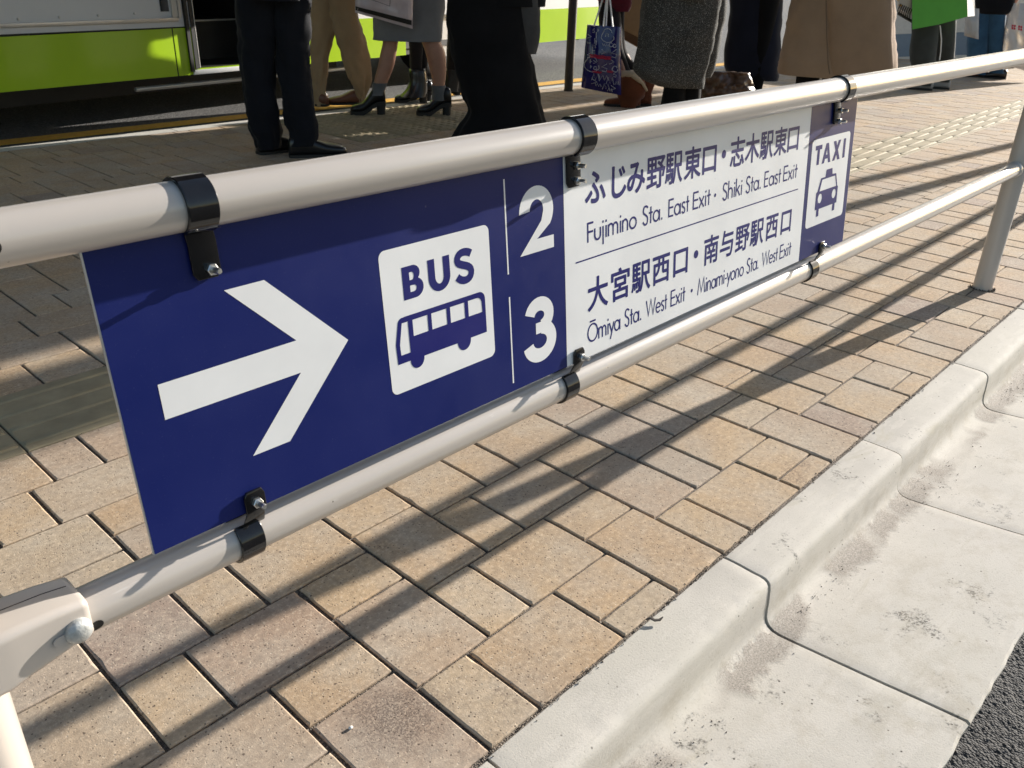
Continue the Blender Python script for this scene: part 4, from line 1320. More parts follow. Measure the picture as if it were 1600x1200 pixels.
def body(label, base, face, H, ankles=None, knees=None, group=None, hands=None, lean=0.0, skinr=0.6, hips=None):
    """one continuous skinned figure; returns the top-level object, feet on the ground at base"""
    f = V((math.cos(face), math.sin(face), 0))
    l = V((-f.y, f.x, 0))
    P = lambda a, b_, z: base + l * a + f * b_ + V((0, 0, z))
    vs, es, rs = [], [], []

    def add(p, r, par=None):
        vs.append(p); rs.append(r)
        if par is not None: es.append((par, len(vs) - 1))
        return len(vs) - 1
    pel = add(P(0, 0, 0.535 * H), 0.062 * H)
    sp = add(P(0, lean * 0.3, 0.62 * H), 0.066 * H, pel)
    ch = add(P(0, lean * 0.7, 0.725 * H), 0.072 * H, sp)
    nb = add(P(0, lean, 0.815 * H), 0.045 * H, ch)
    nk = add(P(0, lean + 0.008 * H, 0.85 * H), 0.030 * H, nb)
    h1 = add(P(0, lean + 0.018 * H, 0.893 * H), 0.043 * H, nk)
    h2 = add(P(0, lean + 0.014 * H, 0.945 * H), 0.050 * H, h1)
    add(P(0, lean + 0.008 * H, 0.98 * H), 0.034 * H, h2)
    add(P(0, lean + 0.064 * H, 0.912 * H), 0.007 * H, h1)
    for sgn in (1, -1):
        s0 = add(P(sgn * 0.105 * H, lean, 0.80 * H), 0.036 * H, ch)
        hd = (hands or {}).get(sgn)
        wr = hd if hd is not None else P(sgn * 0.10 * H, 0.13 * H, 0.64 * H)
        el_ = (vs[s0] + wr) / 2 - f * 0.06 * H + l * (sgn * 0.03 * H) - V((0, 0, 0.03 * H))
        e0 = add(el_, 0.026 * H, s0)
        w_ = add(wr, 0.017 * H, e0)
        dn = (wr - el_).normalized()
        pm = add(wr + dn * 0.035 * H, 0.020 * H, w_)
        for q, (ln, o_) in enumerate(((0.040, -0.015), (0.045, -0.005), (0.042, 0.005), (0.034, 0.014))):
            a = add(vs[pm] + dn * 0.014 * H + f * (o_ * H), 0.0055 * H, pm)
            a = add(vs[a] + dn * (ln * 0.5 * H) + f * 0.004, 0.0050 * H, a)
            add(vs[a] + dn * (ln * 0.35 * H) + f * 0.012 - l * (sgn * 0.006), 0.0042 * H, a)
        a = add(vs[w_] + dn * 0.02 * H + f * 0.020 * H, 0.0062 * H, w_)
        add(vs[a] + dn * 0.022 * H + f * 0.010 * H, 0.0052 * H, a)
    for i, sgn in enumerate((1, -1)):
        hp = add(hips[i] if hips else P(sgn * 0.045 * H, 0, 0.485 * H), 0.045 * H * skinr, pel)
        an = ankles[i] if ankles else P(sgn * 0.055 * H, -0.01 * H, 0.045 * H)
        kn = knees[i] if knees else (vs[hp] + an) / 2 + f * 0.012 * H
        k = add(kn, 0.031 * H * skinr, hp)
        cf = add(kn * 0.62 + an * 0.38 - f * 0.008 * H, 0.030 * H * skinr, k)
        a = add(an, 0.019 * H * skinr, cf)
        add(V((an.x, an.y, max(0.03, an.z - 0.04))) + f * 0.03, 0.013 * H, a)
    me = bpy.data.meshes.new('person')
    bm = bmesh.new()
    sk = bm.verts.layers.skin.verify()
    bv = []
    for p, r in zip(vs, rs):
        q = bm.verts.new(p)
        q[sk].radius = (r, r)
        bv.append(q)
    bv[0][sk].use_root = True
    for a, b_ in es: bm.edges.new((bv[a], bv[b_]))
    bm.to_mesh(me); bm.free()
    o = bpy.data.objects.new('person', me)
    COL.objects.link(o)
    md = o.modifiers.new('skin', 'SKIN'); md.use_smooth_shade = True
    o.modifiers.new('sub', 'SUBSURF').levels = 1
    dg = bpy.context.evaluated_depsgraph_get()
    nm = bpy.data.meshes.new_from_object(o.evaluated_get(dg))
    o.modifiers.clear()
    o.data = nm
    nm.materials.clear(); nm.materials.append(M['skin'])
    nm.transform(Matrix.Translation(-base))
    o.location = base
    tag(o, label, 'person', group)
    # hair
    b = MB()
    hc = P(0, lean + 0.004 * H, 0.945 * H)
    rr = []
    for k in range(9):
        a = -0.5 + k / 8 * (math.pi / 2 + 0.45)
        rr.append([hc + (l * math.cos(t) * 0.060 + f * (math.sin(t) * 0.066 - 0.010)) * (H * max(0.02, math.cos(a))) + V((0, 0, 0.060 * H * math.sin(a))) for t in [q * math.pi / 12 for q in range(24)]])
    b.loft(rr)
    b.build('hair', M['hair'], o)
    o['H'] = H
    return o, P, f, l


def top_garment(name, o, P, H, zlow, mat, wl=0.115, lean=0.0, hands=None, flare=0.0, f=None, l=None, dr=0.62):
    """coat or jacket: trunk and sleeves over the body"""
    b = MB()
    rows = [(zlow, wl + flare, 0), (0.52, max(wl, 0.108), 0), (0.62, 0.098, 0.3), (0.72, 0.112, 0.7), (0.79, 0.118, 0.9), (0.825, 0.075, 1.0), (0.848, 0.038, 1.0)]
    rows = [r for i, r in enumerate(rows) if i == 0 or r[0] > zlow + 0.02]
    rings = []
    for z, w, ln in interp(rows, 4):
        ring = []
        for q in range(28):
            t = 2 * math.pi * q / 28
            k = 1 + 0.05 * noise.noise(V((math.cos(t) * 2, math.sin(t) * 2, z * 14 + w)))
            ring.append(P(math.cos(t) * w * H * k, math.sin(t) * w * H * dr * k + ln * lean, z * H))
        rings.append(ring)
    b.loft(rings)
    for sgn in (1, -1):
        s0 = P(sgn * 0.100 * H, lean, 0.80 * H)
        wr = (hands or {}).get(sgn)
        if wr is None: wr = P(sgn * 0.10 * H, 0.13 * H, 0.64 * H)
        mid = (P(sgn * 0.105 * H, lean, 0.80 * H) + wr) / 2 - f * 0.06 * H + l * (sgn * 0.03 * H) - V((0, 0, 0.03 * H))
        pts = [s0, s0 * 0.5 + mid * 0.5 + l * sgn * 0.006, mid, mid * 0.5 + wr * 0.5, wr * 0.97 + mid * 0.03]
        b.tube(pts, [0.046 * H, 0.043 * H, 0.037 * H, 0.033 * H, 0.029 * H], 16)
    return b.build(name, mat, o, True, 70)


# --- man in the dark suit
fr = Fr(470, 240)
Ls = [(-60, 366, 440), (20, 366, 436), (70, 372, 432), (120, 376, 430), (160, 382, 436), (195, 387, 438), (212, 395, 440), (224, 398, 441), (231, 400, 441)]
Rs = [(-60, 424, 490, -0.02), (0, 424, 488, -0.02), (45, 428, 486, -0.02), (80, 430, 485, -0.02), (120, 434, 487, -0.03), (160, 440, 492, -0.04), (190, 446, 499, -0.05), (210, 452, 498, -0.06), (226, 450, 494, -0.06)]
ankL, ankR = fr.at(420, 224), fr.at(468, 228, -0.06)
mid_ = (ankL + ankR) / 2
man, P, f, l = body('person in a dark navy suit and black shoes standing before the open bus door', V((mid_.x, mid_.y, 0)), R_(-15), 1.70, [ankL, ankR], [fr.at(404, 95), fr.at(459, 90, -0.02)], hips=[fr.at(406, -30), fr.at(456, -30, -0.02)])
garment('trousers', fr, Ls, 0.95, M['suit'], man, wr=0.016, seed=1, sub=8)
garment('trousers', fr, Rs, 0.95, M['suit'], man, wr=0.016, seed=2, sub=8)
top_garment('jacket', man, P, 1.70, 0.44, M['suit'], 0.112, 0, None, 0.01, f, l)
shoe(man, V((fr.at(403, 240).x, fr.at(403, 240).y, 0)), fr.lat + fr.n * 0.55, 0.285, 0.10, M['leather'], 0.012, 0.10)
shoe(man, V((fr.at(452, 246, -0.08).x, fr.at(452, 246, -0.08).y, 0)), fr.lat + fr.n * 0.08, 0.30, 0.10, M['leather'], 0.012, 0.10)

# --- khaki trousers, stepping to the bus
fr = Fr(505, 165)
La = [(-70, 470, 540), (-10, 478, 534), (40, 484, 528, 0.0), (80, 485, 515), (120, 487, 512), (150, 488, 510), (166, 488, 511)]
Lb = [(-70, 500, 562, -0.05), (0, 508, 557, -0.05), (30, 515, 560, -0.07), (55, 523, 570, -0.08), (85, 533, 577, -0.06), (115, 542, 580, -0.02), (140, 553, 577, 0.03), (152, 557, 573, 0.05), (160, 558, 572, 0.05)]
a1, a2 = fr.at(500, 160), fr.at(565, 148, 0.05)
pk, P, f, l = body('person in khaki trousers stepping along the kerb behind the dark suit', fr.b + fr.lat * 0.10, R_(120), 1.66, [a1, a2], [fr.at(500, 80), fr.at(553, 80, -0.07)], hips=[fr.at(506, -20), fr.at(532, -20, -0.05)])
garment('trousers', fr, La, 0.9, M['khaki'], pk, wr=0.018, seed=3, sub=8)
garment('trousers', fr, Lb, 0.9, M['khaki'], pk, wr=0.020, seed=4, sub=8)
top_garment('jacket', pk, P, 1.66, 0.44, M['darkjacket'], 0.11, 0, None, 0.0, f, l)
shoe(pk, V((a1.x, a1.y, 0)) - V((math.cos(2.1), math.sin(2.1), 0)) * 0.06, V((math.cos(2.1), math.sin(2.1), 0)), 0.27, 0.095, M['brownshoe'], 0.012, 0.08)
shoe(pk, V((a2.x, a2.y, 0)) + V((0.03, 0, 0)), V((-0.8, 0.5, 0)), 0.27, 0.095, M['brownshoe'], 0.012, 0.09)

# --- woman in the grey coat, bare legs, grey socks, block heels
fr = Fr(640, 180)
aL, aR = fr.at(590, 146, 0.02), fr.at(686, 150, -0.02)
wm, P, f, l = body('person in grey coat with bare legs and grey socks holding a plastic bag', fr.b, R_(165), 1.60, [aL, aR], [fr.at(607, 58), fr.at(668, 56)], None, {1: fr.at(600, -70, -0.16)})
# legs are modelled as stockings of skin over the body: calf, shin and knee read from the photo
b = MB()
b.loft(shell_rings(fr, [(40, 598, 626), (66, 598, 622), (85, 594, 619), (105, 590, 615), (125, 585, 607), (140, 584, 602), (150, 583, 601)], 1.05, n=24, sub=4))
b.build('bare_leg', M['skin'], wm, True, 80)
b = MB()
b.loft(shell_rings(fr, [(36, 655, 686), (62, 658, 688), (80, 664, 695), (95, 668, 697), (115, 673, 697), (133, 676, 695), (150, 676, 695)], 1.05, n=24, sub=4))
b.build('bare_leg', M['skin'], wm, True, 80)
garment('sock', fr, [(129, 582.5, 606), (131, 582, 605.5), (140, 581, 602), (148, 577, 601)], 1.1, M['sock'], wm, n=24, sub=3, wr=0.002)
garment('sock', fr, [(133, 674, 696.5), (136, 674, 697), (146, 675, 697), (156, 674, 697)], 1.1, M['sock'], wm, n=24, sub=3, wr=0.002)
garment('skirt', fr, [(-140, 590, 668), (-80, 585, 688), (0, 583.5, 695.5), (30, 583.5, 693), (58, 583.5, 691), (63, 584, 690)], 0.55, M['greyskirt'], wm, n=48, wr=0.008, fold=0.006, seed=5, p=2.4)
top_garment('coat', wm, P, 1.60, 0.47, M['greyskirt'], 0.115, 0, {1: fr.at(600, -70, -0.16)}, 0.0, f, l)
hd = (-fr.lat * 1.0 - fr.n * 0.10)
hp = fr.at(603, 178); shoe(wm, V((hp.x, hp.y, 0)), hd, 0.235, 0.095, M['leather'], 0.062, 0.10, 0.026, True)
hp = fr.at(705, 183); shoe(wm, V((hp.x, hp.y, 0)), hd, 0.235, 0.095, M['leather'], 0.060, 0.10, 0.026, True)

# --- black tights and heeled boots behind her
fr = Fr(640, 160)
aL, aR = fr.at(649, 140), fr.at(657, 136, 0.10)
pb, P, f, l = body('person in black tights and shiny heeled boots behind the grey coat', fr.b + fr.lat * 0.12, R_(165), 1.58, [aL, aR], [fr.at(650, 62), fr.at(657, 60, 0.10)], hips=[fr.at(649, -20), fr.at(658, -20, .1)])
garment('tights', fr, [(-20, 630, 668), (20, 632, 664), (60, 638, 662), (90, 640, 660), (115, 641, 659), (140, 640, 658)], 1.0, M['tights'], pb, n=24)
garment('tights', fr, [(-20, 640, 676, .10), (40, 642, 672, .10), (100, 644, 668, .10), (140, 646, 668, .10)], 1.0, M['tights'], pb, n=24)
garment('boot', fr, [(108, 640, 664), (112, 639, 666), (126, 639, 668), (140, 634, 668), (150, 624, 667)], 1.0, M['leather'], pb, n=24, wr=0.004)
hp = fr.at(668, 163); shoe(pb, V((hp.x, hp.y, 0)), -fr.lat, 0.24, 0.088, M['leather'], 0.045, 0.085, 0.018, True)
hp = fr.at(676, 158, .10); shoe(pb, V((hp.x, hp.y, 0)), -fr.lat, 0.235, 0.088, M['leather'], 0.045, 0.085, 0.018, True)
top_garment('coat', pb, P, 1.58, 0.40, M['blackwool'], 0.115, 0, None, 0.005, f, l)

# --- another pair of dark boots, the rest hidden by the long skirt
fr = Fr(716, 148)
db_, P, f, l = body('person in black coat and dark boots, mostly hidden behind long black skirt', fr.b + fr.lat * 0.10, R_(160), 1.70, [fr.at(707, 128), fr.at(735, 128, .1)], [fr.at(712, 62), fr.at(738, 60, .1)], hips=[fr.at(716, -30), fr.at(740, -30, .1)])
for dd, dp in ((0, 0), (28, .1)):
    garment('trousers', fr, [(-20, 700 + dd, 738 + dd, dp), (30, 700 + dd, 732 + dd, dp), (80, 698 + dd, 724 + dd, dp), (118, 696 + dd, 720 + dd, dp)], 1.0, M['tights'], db_, n=24, wr=0.004)
    garment('boot', fr, [(108, 695 + dd, 720 + dd, dp), (122, 694 + dd, 720 + dd, dp), (136, 693 + dd, 719 + dd, dp), (142, 692 + dd, 719 + dd, dp)], 1.0, M['leather'], db_, n=24, wr=0.005)
    hp = fr.at(720 + dd, 149, dp)
    shoe(db_, V((hp.x, hp.y, 0)), -fr.lat, 0.25, 0.092, M['leather'], 0.03, 0.085, 0.018, True)
top_garment('coat', db_, P, 1.70, 0.20, M['blackwool'], 0.135, 0, None, 0.012, f, l, 0.7)  # hidden coat, hem lowered to shade the bus side

# --- long black skirt, charcoal jacket hem on the right
fr = Fr(790, 222, 0.97)
bk, P, f, l = body('person in a long flared black skirt and charcoal jacket just behind the rail', fr.b, R_(60), 1.60)
garment('skirt', fr, [(-140, 712, 818), (-60, 700, 830), (0, 697, 828), (50, 699, 826), (100, 708, 834), (150, 722, 844), (175, 730, 849), (200, 716, 855), (222, 706, 858), (238, 704, 860)], 0.62, M['blackwool'], bk, n=72, sub=5, wr=0.012, fold=0.012, nf=7, seed=6)
garment('jacket_tail', fr, [(-160, 770, 842, 0.0), (-60, 778, 845, 0.0), (0, 790, 844, -0.01), (40, 800, 845, -0.01), (70, 810, 841, -0.01), (84, 818, 838, -0.01)], 0.9, M['darkjacket'], bk, n=30, wr=0.006, seed=8)
top_garment('jacket', bk, P, 1.60, 0.46, M['blackwool'], 0.125, 0, None, 0.0, f, l)
for sg_ in (1, -1):
    shoe(bk, fr.b + l * (0.08 * sg_) - f * 0.1, f, 0.24, 0.09, M['leather'], 0.03, 0.08, 0.015, True)

# --- maroon jacket, black legs, brown suede boots with cream fur cuffs
fr = Fr(960, 166)
aL, aR = fr.at(985, 150, -0.02), fr.at(1006, 146, 0.06)
mr, P, f, l = body('person in maroon jacket, black tights and brown suede boots with fur cuffs', fr.b + fr.lat * 0.12, R_(158), 1.56, [aL, aR], [fr.at(958, 70), fr.at(964, 66, 0.10)], None, {1: fr.at(948, -45, -0.10)}, hips=[fr.at(949, -20, .02), fr.at(961, -20, .10)])
garment('tights', fr, [(-30, 934, 962, .02), (10, 935, 968, .02), (40, 936, 972, .02), (70, 944, 973, .02), (90, 958, 978, .02), (112, 968, 986, .02)], 0.9, M['tights'], mr, n=24, wr=0.003)
garment('tights', fr, [(-30, 945, 978, .10), (20, 946, 976, .10), (60, 952, 976, .10), (85, 960, 982, .10), (104, 972, 996, .10), (118, 980, 1006, .10)], 0.9, M['tights'], mr, n=24, wr=0.003)
garment('jacket', fr, [(-130, 930, 985), (-60, 925, 988), (-5, 930, 988), (10, 950, 986), (18, 957, 982)], 0.7, M['maroon'], mr, n=30, wr=0.006, seed=3)
b1 = garment('boot', fr, [(113, 968, 1004), (120, 968, 1006), (132, 968, 1010), (146, 964, 1008), (158, 966, 1000), (167, 968, 996)], 0.85, M['suede'], mr, n=28, wr=0.005, seed=2)
garment('fur_cuff', fr, [(110, 970, 999), (113, 967, 1003), (117, 966, 1004), (120, 969, 1003)], 0.92, M['fur'], b1, n=40, wr=0.008, seed=5)
b2 = garment('boot', fr, [(113, 990, 1022, .10), (122, 992, 1024, .10), (132, 994, 1023, .10), (146, 994, 1018, .10), (156, 992, 1016, .10)], 0.85, M['suede'], mr, n=28, wr=0.005, seed=4)
garment('fur_cuff', fr, [(112, 1000, 1018, .10), (115, 998, 1022, .10), (121, 1003, 1026, .10), (124, 1008, 1024, .10)], 0.92, M['fur'], b2, n=40, wr=0.008, seed=7)
b = MB()   # tassel charm
b.tube([fr.at(988, 119, -0.07), fr.at(997, 124, -0.075), fr.at(1004, 130, -0.075), fr.at(1011, 142, -0.07)], [0.012, 0.018, 0.012, 0.009], 10)
b.build('tassel', M['fur'], b1)
hp = fr.at(1000, 166); shoe(mr, V((hp.x, hp.y, 0)) , -fr.lat + fr.n * 0.1, 0.27, 0.10, M['suede'], 0.012, 0.09, 0.014)
hp = fr.at(1018, 158, .10); shoe(mr, V((hp.x, hp.y, 0)), -fr.lat, 0.25, 0.10, M['suede'], 0.012, 0.09, 0.014)

# --- grey tweed long coat
fr = Fr(1050, 165, 0.82)
tw, P, f, l = body('person in a long grey tweed coat with sunlit back edge', fr.b, R_(150), 1.62, [fr.at(1044, 215), fr.at(1076, 215, .06)], [fr.at(1052, 120), fr.at(1078, 120, .06)])
garment('coat', fr, [(-150, 1020, 1130), (-80, 1012, 1136), (-20, 1004, 1130), (20, 1001, 1126), (60, 997, 1117), (95, 992, 1108), (112, 990, 1102), (126, 1004, 1100), (136, 1030, 1099)], 0.66, M['tweed'], tw, n=60, sub=5, wr=0.014, seed=9, p=2.4, fold=0.008, nf=4)
garment('coat', fr, [(-60, 1060, 1140, .05), (15, 1060, 1136, .05), (40, 1060, 1131, .05), (80, 1058, 1124, .05), (105, 1060, 1117, .05), (120, 1064, 1110, .05)], 0.7, M['tweed'], tw, n=40, sub=4, wr=0.006, seed=11, p=2.6)
for (u0, u1, dp) in ((1036, 1072, 0), (1062, 1096, .06)):
    garment('trousers', fr, [(100, u0 + 8, u1, dp), (140, u0, u1, dp), (190, u0 - 8, u1 - 4, dp), (228, u0 - 14, u1 - 14, dp), (236, u0 - 14, u1 - 14, dp)], 1.0, M['blackwool'], tw, n=24, wr=0.005)
for sg_ in (1, -1):
    shoe(tw, fr.b + l * (0.07 * sg_) - f * 0.1 - fr.lat * .05, f, 0.25, 0.09, M['leather'], 0.02, 0.08, 0.012)
b = MB()
top_garment('coat', tw, P, 1.62, 0.48, M['tweed'], 0.125, 0, None, 0.0, f, l)

# --- dark navy coat
fr = Fr(1180, 140, 0.90)
fa = V((math.cos(R_(120)), math.sin(R_(120)), 0)); la = V((-fa.y, fa.x, 0))
nv, P, f, l = body('person in a plain dark navy coat between tweed and brown coats', fr.b, R_(120), 1.63, [fr.b + la * k + V((0, 0, 0.08)) for k in (0.08, -0.08)], [fr.b + la * k + V((0, 0, 0.45)) for k in (0.08, -0.08)], hips=[fr.b + la * k + V((0, 0, 0.8)) for k in (0.08, -0.08)])
garment('coat', fr, [(-160, 1140, 1226), (-60, 1138, 1226), (0, 1140, 1224), (40, 1137, 1222), (80, 1132, 1220), (104, 1130, 1218), (116, 1136, 1218), (124, 1150, 1216)], 0.66, M['navy'], nv, n=48, sub=4, wr=0.008, seed=12, p=2.5)
for sg_ in (1, -1):
    shoe(nv, fr.b + l * (0.08 * sg_) - f * 0.1, f, 0.25, 0.09, M['leather'], 0.02, 0.08, 0.012)
    b = MB()
    b.tube([fr.b + l * (0.08 * sg_) + V((0, 0, z)) for z in (0.06, 0.25, 0.5, 0.8)], [0.045, 0.058, 0.07, 0.085], 18)
    b.build('trousers', M['blackwool'], nv)
top_garment('coat', nv, P, 1.63, 0.48, M['navy'], 0.125, 0, None, 0.0, f, l)

# --- brown coat with centre vent
fr = Fr(1300, 130, 0.55)
bc_, P, f, l = body('person in a long light brown coat with back vent, near the taxi end', fr.b - fr.lat * 0.06, R_(20), 1.64, [fr.b + fr.lat * (k - 0.06) + V((0, 0, 0.08)) for k in (-0.065, 0.065)], [fr.b + fr.lat * (k - 0.06) + V((0, 0, 0.45)) for k in (-0.065, 0.065)], hips=[fr.b + fr.lat * (k - 0.06) + V((0, 0, 0.8)) for k in (-0.065, 0.065)])
garment('coat', fr, [(-170, 1245, 1380), (-90, 1240, 1392), (-30, 1238, 1398), (0, 1236, 1400), (40, 1228, 1401), (80, 1219, 1401.5), (105, 1214, 1402), (118, 1212, 1401)], 0.62, M['camel'], bc_, n=72, sub=5, wr=0.014, seed=13, p=2.7, fold=0.010, nf=5)
garment('coat', fr, [(-40, 1294, 1392, -0.125), (0, 1291, 1394, -0.128), (60, 1292.5, 1396, -0.13), (100, 1294, 1397, -0.13), (117, 1296.5, 1397, -0.13)], 0.45, M['camel'], bc_, n=40, sub=4, wr=0.004, seed=14, p=3.2)
for sg_ in (1, -1):
    c0 = fr.b - fr.lat * 0.06 + fr.lat * (0.065 * sg_)
    b = MB()
    b.tube([c0 + V((0, 0, z)) for z in (0.06, 0.25, 0.5, 0.75)], [0.042, 0.052, 0.062, 0.075], 18)
    b.build('trousers', M['blackwool'], bc_)
    shoe(bc_, c0 - f * 0.1, f, 0.26, 0.095, M['leather'], 0.012, 0.085, 0.012)
top_garment('coat', bc_, P, 1.64, 0.48, M['camel'], 0.125, 0, None, 0.0, f, l)

b = MB()
b.tube([fr.at(u, v, -0.262) for u, v in ((1291, -20), (1291, 20), (1292, 60), (1294, 100), (1296.5, 116))], 0.0026, 6)
b.build('vent_edge', M['cameldark'], bc_)

# --- far pair in the sun
fr = Fr(1450, 141)
gp, P, f, l = body('person in charcoal trousers and grey shoes carrying a green bag', fr.b, R_(-160), 1.66, [fr.at(1446, 132), fr.at(1476, 124, .2)], [fr.at(1443, 85), fr.at(1476, 85, .15)], None, {1: fr.at(1470, -60, -0.2)}, hips=[fr.at(1447, -20), fr.at(1475, -20, .10)])
garment('trousers', fr, [(-60, 1424, 1470), (40, 1424, 1468), (80, 1421, 1464), (100, 1422, 1462), (122, 1434, 1460), (134, 1436, 1458)], 0.9, M['charcoal'], gp, n=24, wr=0.006)
garment('trousers', fr, [(-60, 1455, 1496, .1), (40, 1456, 1495, .1), (85, 1460, 1492, .15), (105, 1462, 1490, .2), (128, 1466, 1486, .2)], 0.9, M['charcoal'], gp, n=24, wr=0.006)
top_garment('jacket', gp, P, 1.66, 0.46, M['darkjacket'], 0.12, 0, {1: fr.at(1470, -60, -0.2)}, 0.0, f, l)
hp = fr.at(1456, 143); shoe(gp, V((hp.x, hp.y, 0)), -fr.lat, 0.26, 0.10, M['grey'], 0.012, 0.085)
hp = fr.at(1484, 136, .2); shoe(gp, V((hp.x, hp.y, 0)), -fr.lat, 0.26, 0.10, M['grey'], 0.012, 0.085)
b = MB()
pts = [fr.at(1469, 40, -0.16), fr.at(1471, 62, -0.15), fr.at(1470, 80, -0.14), fr.at(1468, 94, -0.14)]
b.tube(pts, 0.005, 8)
b.build('drawstring', M['whitebag'], gp)

fr = Fr(1545, 122)
jn, P, f, l = body('person in black jacket, blue jeans and brown shoes with a white carrier bag', fr.b, R_(-165), 1.68, [fr.at(1530, 116), fr.at(1560, 113)], [fr.at(1528, 70), fr.at(1558, 66)], None, {-1: fr.at(1590, -20, -0.1)})
garment('trousers', fr, [(-50, 1522, 1556), (20, 1524, 1552), (55, 1512, 1548), (90, 1510, 1544), (116, 1516, 1544)], 0.9, M['denim'], jn, n=24, wr=0.008)
garment('trousers', fr, [(-50, 1542, 1576), (20, 1540, 1573), (55, 1540, 1570), (90, 1542, 1568), (114, 1546, 1570)], 0.9, M['denim'], jn, n=24, wr=0.008, seed=3)
garment('jacket', fr, [(-80, 1512, 1592, -0.02), (-20, 1518, 1588, -0.02), (5, 1520, 1586, -0.02), (18, 1524, 1580, -0.02), (22, 1528, 1572, -0.02)], 0.6, M['suit'], jn, n=30, wr=0.008)
hp = fr.at(1540, 125); shoe(jn, V((hp.x, hp.y, 0)), -fr.lat, 0.27, 0.10, M['brownshoe'], 0.012, 0.085)
hp = fr.at(1572, 122); shoe(jn, V((hp.x, hp.y, 0)), -fr.lat, 0.27, 0.10, M['leather'], 0.012, 0.085)
top_garment('jacket', jn, P, 1.68, 0.50, M['suit'], 0.12, 0, {-1: fr.at(1590, -20, -0.1)}, 0.0, f, l)


# ------------------------------------------------------------------ bags
def soft_bag(name, fr, quad, dep, thick, mat, label, cat='bag', bulge=0.3, wr=0.004, n=14, m=14, seed=0):
    """quad: image corners tl, tr, br, bl of the near face; a closed pouch with real depth"""
    b = MB()
    nn = fr.n
    def pt(a, c, side):
        ua = quad[0][0] * (1 - a) * (1 - c) + quad[1][0] * a * (1 - c) + quad[2][0] * a * c + quad[3][0] * (1 - a) * c
        va = quad[0][1] * (1 - a) * (1 - c) + quad[1][1] * a * (1 - c) + quad[2][1] * a * c + quad[3][1] * (1 - a) * c
        p = fr.at(ua, va, dep)
        ed = (4 * a * (1 - a)) ** bulge * (0.35 + 0.65 * min(1, c * 2.5)) * (1 - max(0, c - 0.85) / 0.15 * 0.75)
        w = wr * (noise.noise(V((a * 4, c * 4, seed + side * 3))) + 0.7 * noise.noise(V((a * 9, c * 9, seed + 5 + side))))
        return p + nn * (side * thick / 2 * ed + thick / 2 + w)
    rings = []
    for j in range(m + 1):
        c = j / m
        rings.append([pt(i / n, c, -1) for i in range(n + 1)] + [pt(i / n, c, 1) for i in range(n, -1, -1)])
    b.loft(rings)
    o = b.build(name, mat, None, True, 50)
    tag(o, label, cat)
    return o, pt


# glossy blue bag with scribbles
fr = Fr(960, 166)
Q = [(917, 39), (970, 43), (970.5, 150), (907.5, 138)]
bb, bpt = soft_bag('shopping_bag', fr, Q, -0.20, 0.10, M['bagblue'], 'glossy dark blue tote bag covered in white and red scribbles', 'bag', 0.25, 0.005)
rnd = random.Random(3)


def scrib(a, c, sc_, kind):
    p = []
    if kind == 0: p = [(math.cos(t) * (1 + 0.2 * math.sin(3 * t)), math.sin(t)) for t in [q * 0.45 for q in range(14)]]
    if kind == 1: p = [(-1, 1), (-0.5, -0.7), (0, 0.8), (0.5, -0.8), (1, 0.9)]
    if kind == 2: p = [(-0.7, -1), (-0.6, 1)]
    if kind == 3: p = [(-1, -0.4), (-0.6, 0.5), (-0.2, -0.4), (0.2, 0.5), (0.6, -0.4), (1, 0.4)]
    if kind == 4: p = [(0.8, -1), (-0.6, 0), (0.8, 0.2), (0.6, 1), (-0.5, 0.9)]
    if kind == 5: p = [(-0.8, -0.8), (0.9, 0.0), (-0.8, 0.8)]
    if kind == 6: p = [(0, -1), (0, 1), (0.02, 0), (0.9, -0.1)]
    return [(min(0.97, max(0.03, a + x * sc_)), min(0.97, max(0.03, c + y * sc_ * 0.62))) for x, y in p]


def scribbles(items, mat, w):
    b = MB()
    for it in items:
        pts = [bpt(x, y, -1) - fr.n * 0.0015 for x, y in it]
        b.tube(pts, w, 5)
    return b


white_items = [scrib(0.62, 0.14, 0.17, 0), scrib(0.60, 0.13, 0.05, 1), scrib(0.20, 0.08, 0.05, 4), scrib(0.33, 0.07, 0.04, 6), scrib(0.10, 0.18, 0.06, 5), scrib(0.40, 0.20, 0.16, 2), scrib(0.26, 0.24, 0.07, 6), scrib(0.55, 0.28, 0.07, 3),
               scrib(0.72, 0.27, 0.05, 0), scrib(0.82, 0.28, 0.04, 0), scrib(0.25, 0.32, 0.05, 1), scrib(0.22, 0.39, 0.07, 6), scrib(0.52, 0.39, 0.07, 5), scrib(0.80, 0.39, 0.10, 4), scrib(0.22, 0.60, 0.19, 0), scrib(0.18, 0.56, 0.05, 6),
               scrib(0.30, 0.56, 0.05, 5), scrib(0.20, 0.64, 0.04, 6), scrib(0.32, 0.65, 0.04, 0), scrib(0.55, 0.62, 0.10, 4), scrib(0.75, 0.52, 0.08, 5), scrib(0.84, 0.62, 0.07, 0), scrib(0.83, 0.70, 0.06, 4), scrib(0.35, 0.78, 0.10, 1),
               scrib(0.55, 0.77, 0.13, 3), scrib(0.72, 0.80, 0.10, 1), scrib(0.32, 0.86, 0.08, 5), scrib(0.42, 0.90, 0.08, 3), scrib(0.62, 0.90, 0.09, 1), scrib(0.80, 0.91, 0.07, 5), scrib(0.72, 0.95, 0.06, 1), scrib(0.10, 0.28, 0.05, 3), scrib(0.12, 0.47, 0.06, 4), scrib(0.9, 0.82, 0.05, 1)]
scribbles(white_items, None, 0.0019).build('print', M['print'], bb)
b = MB()
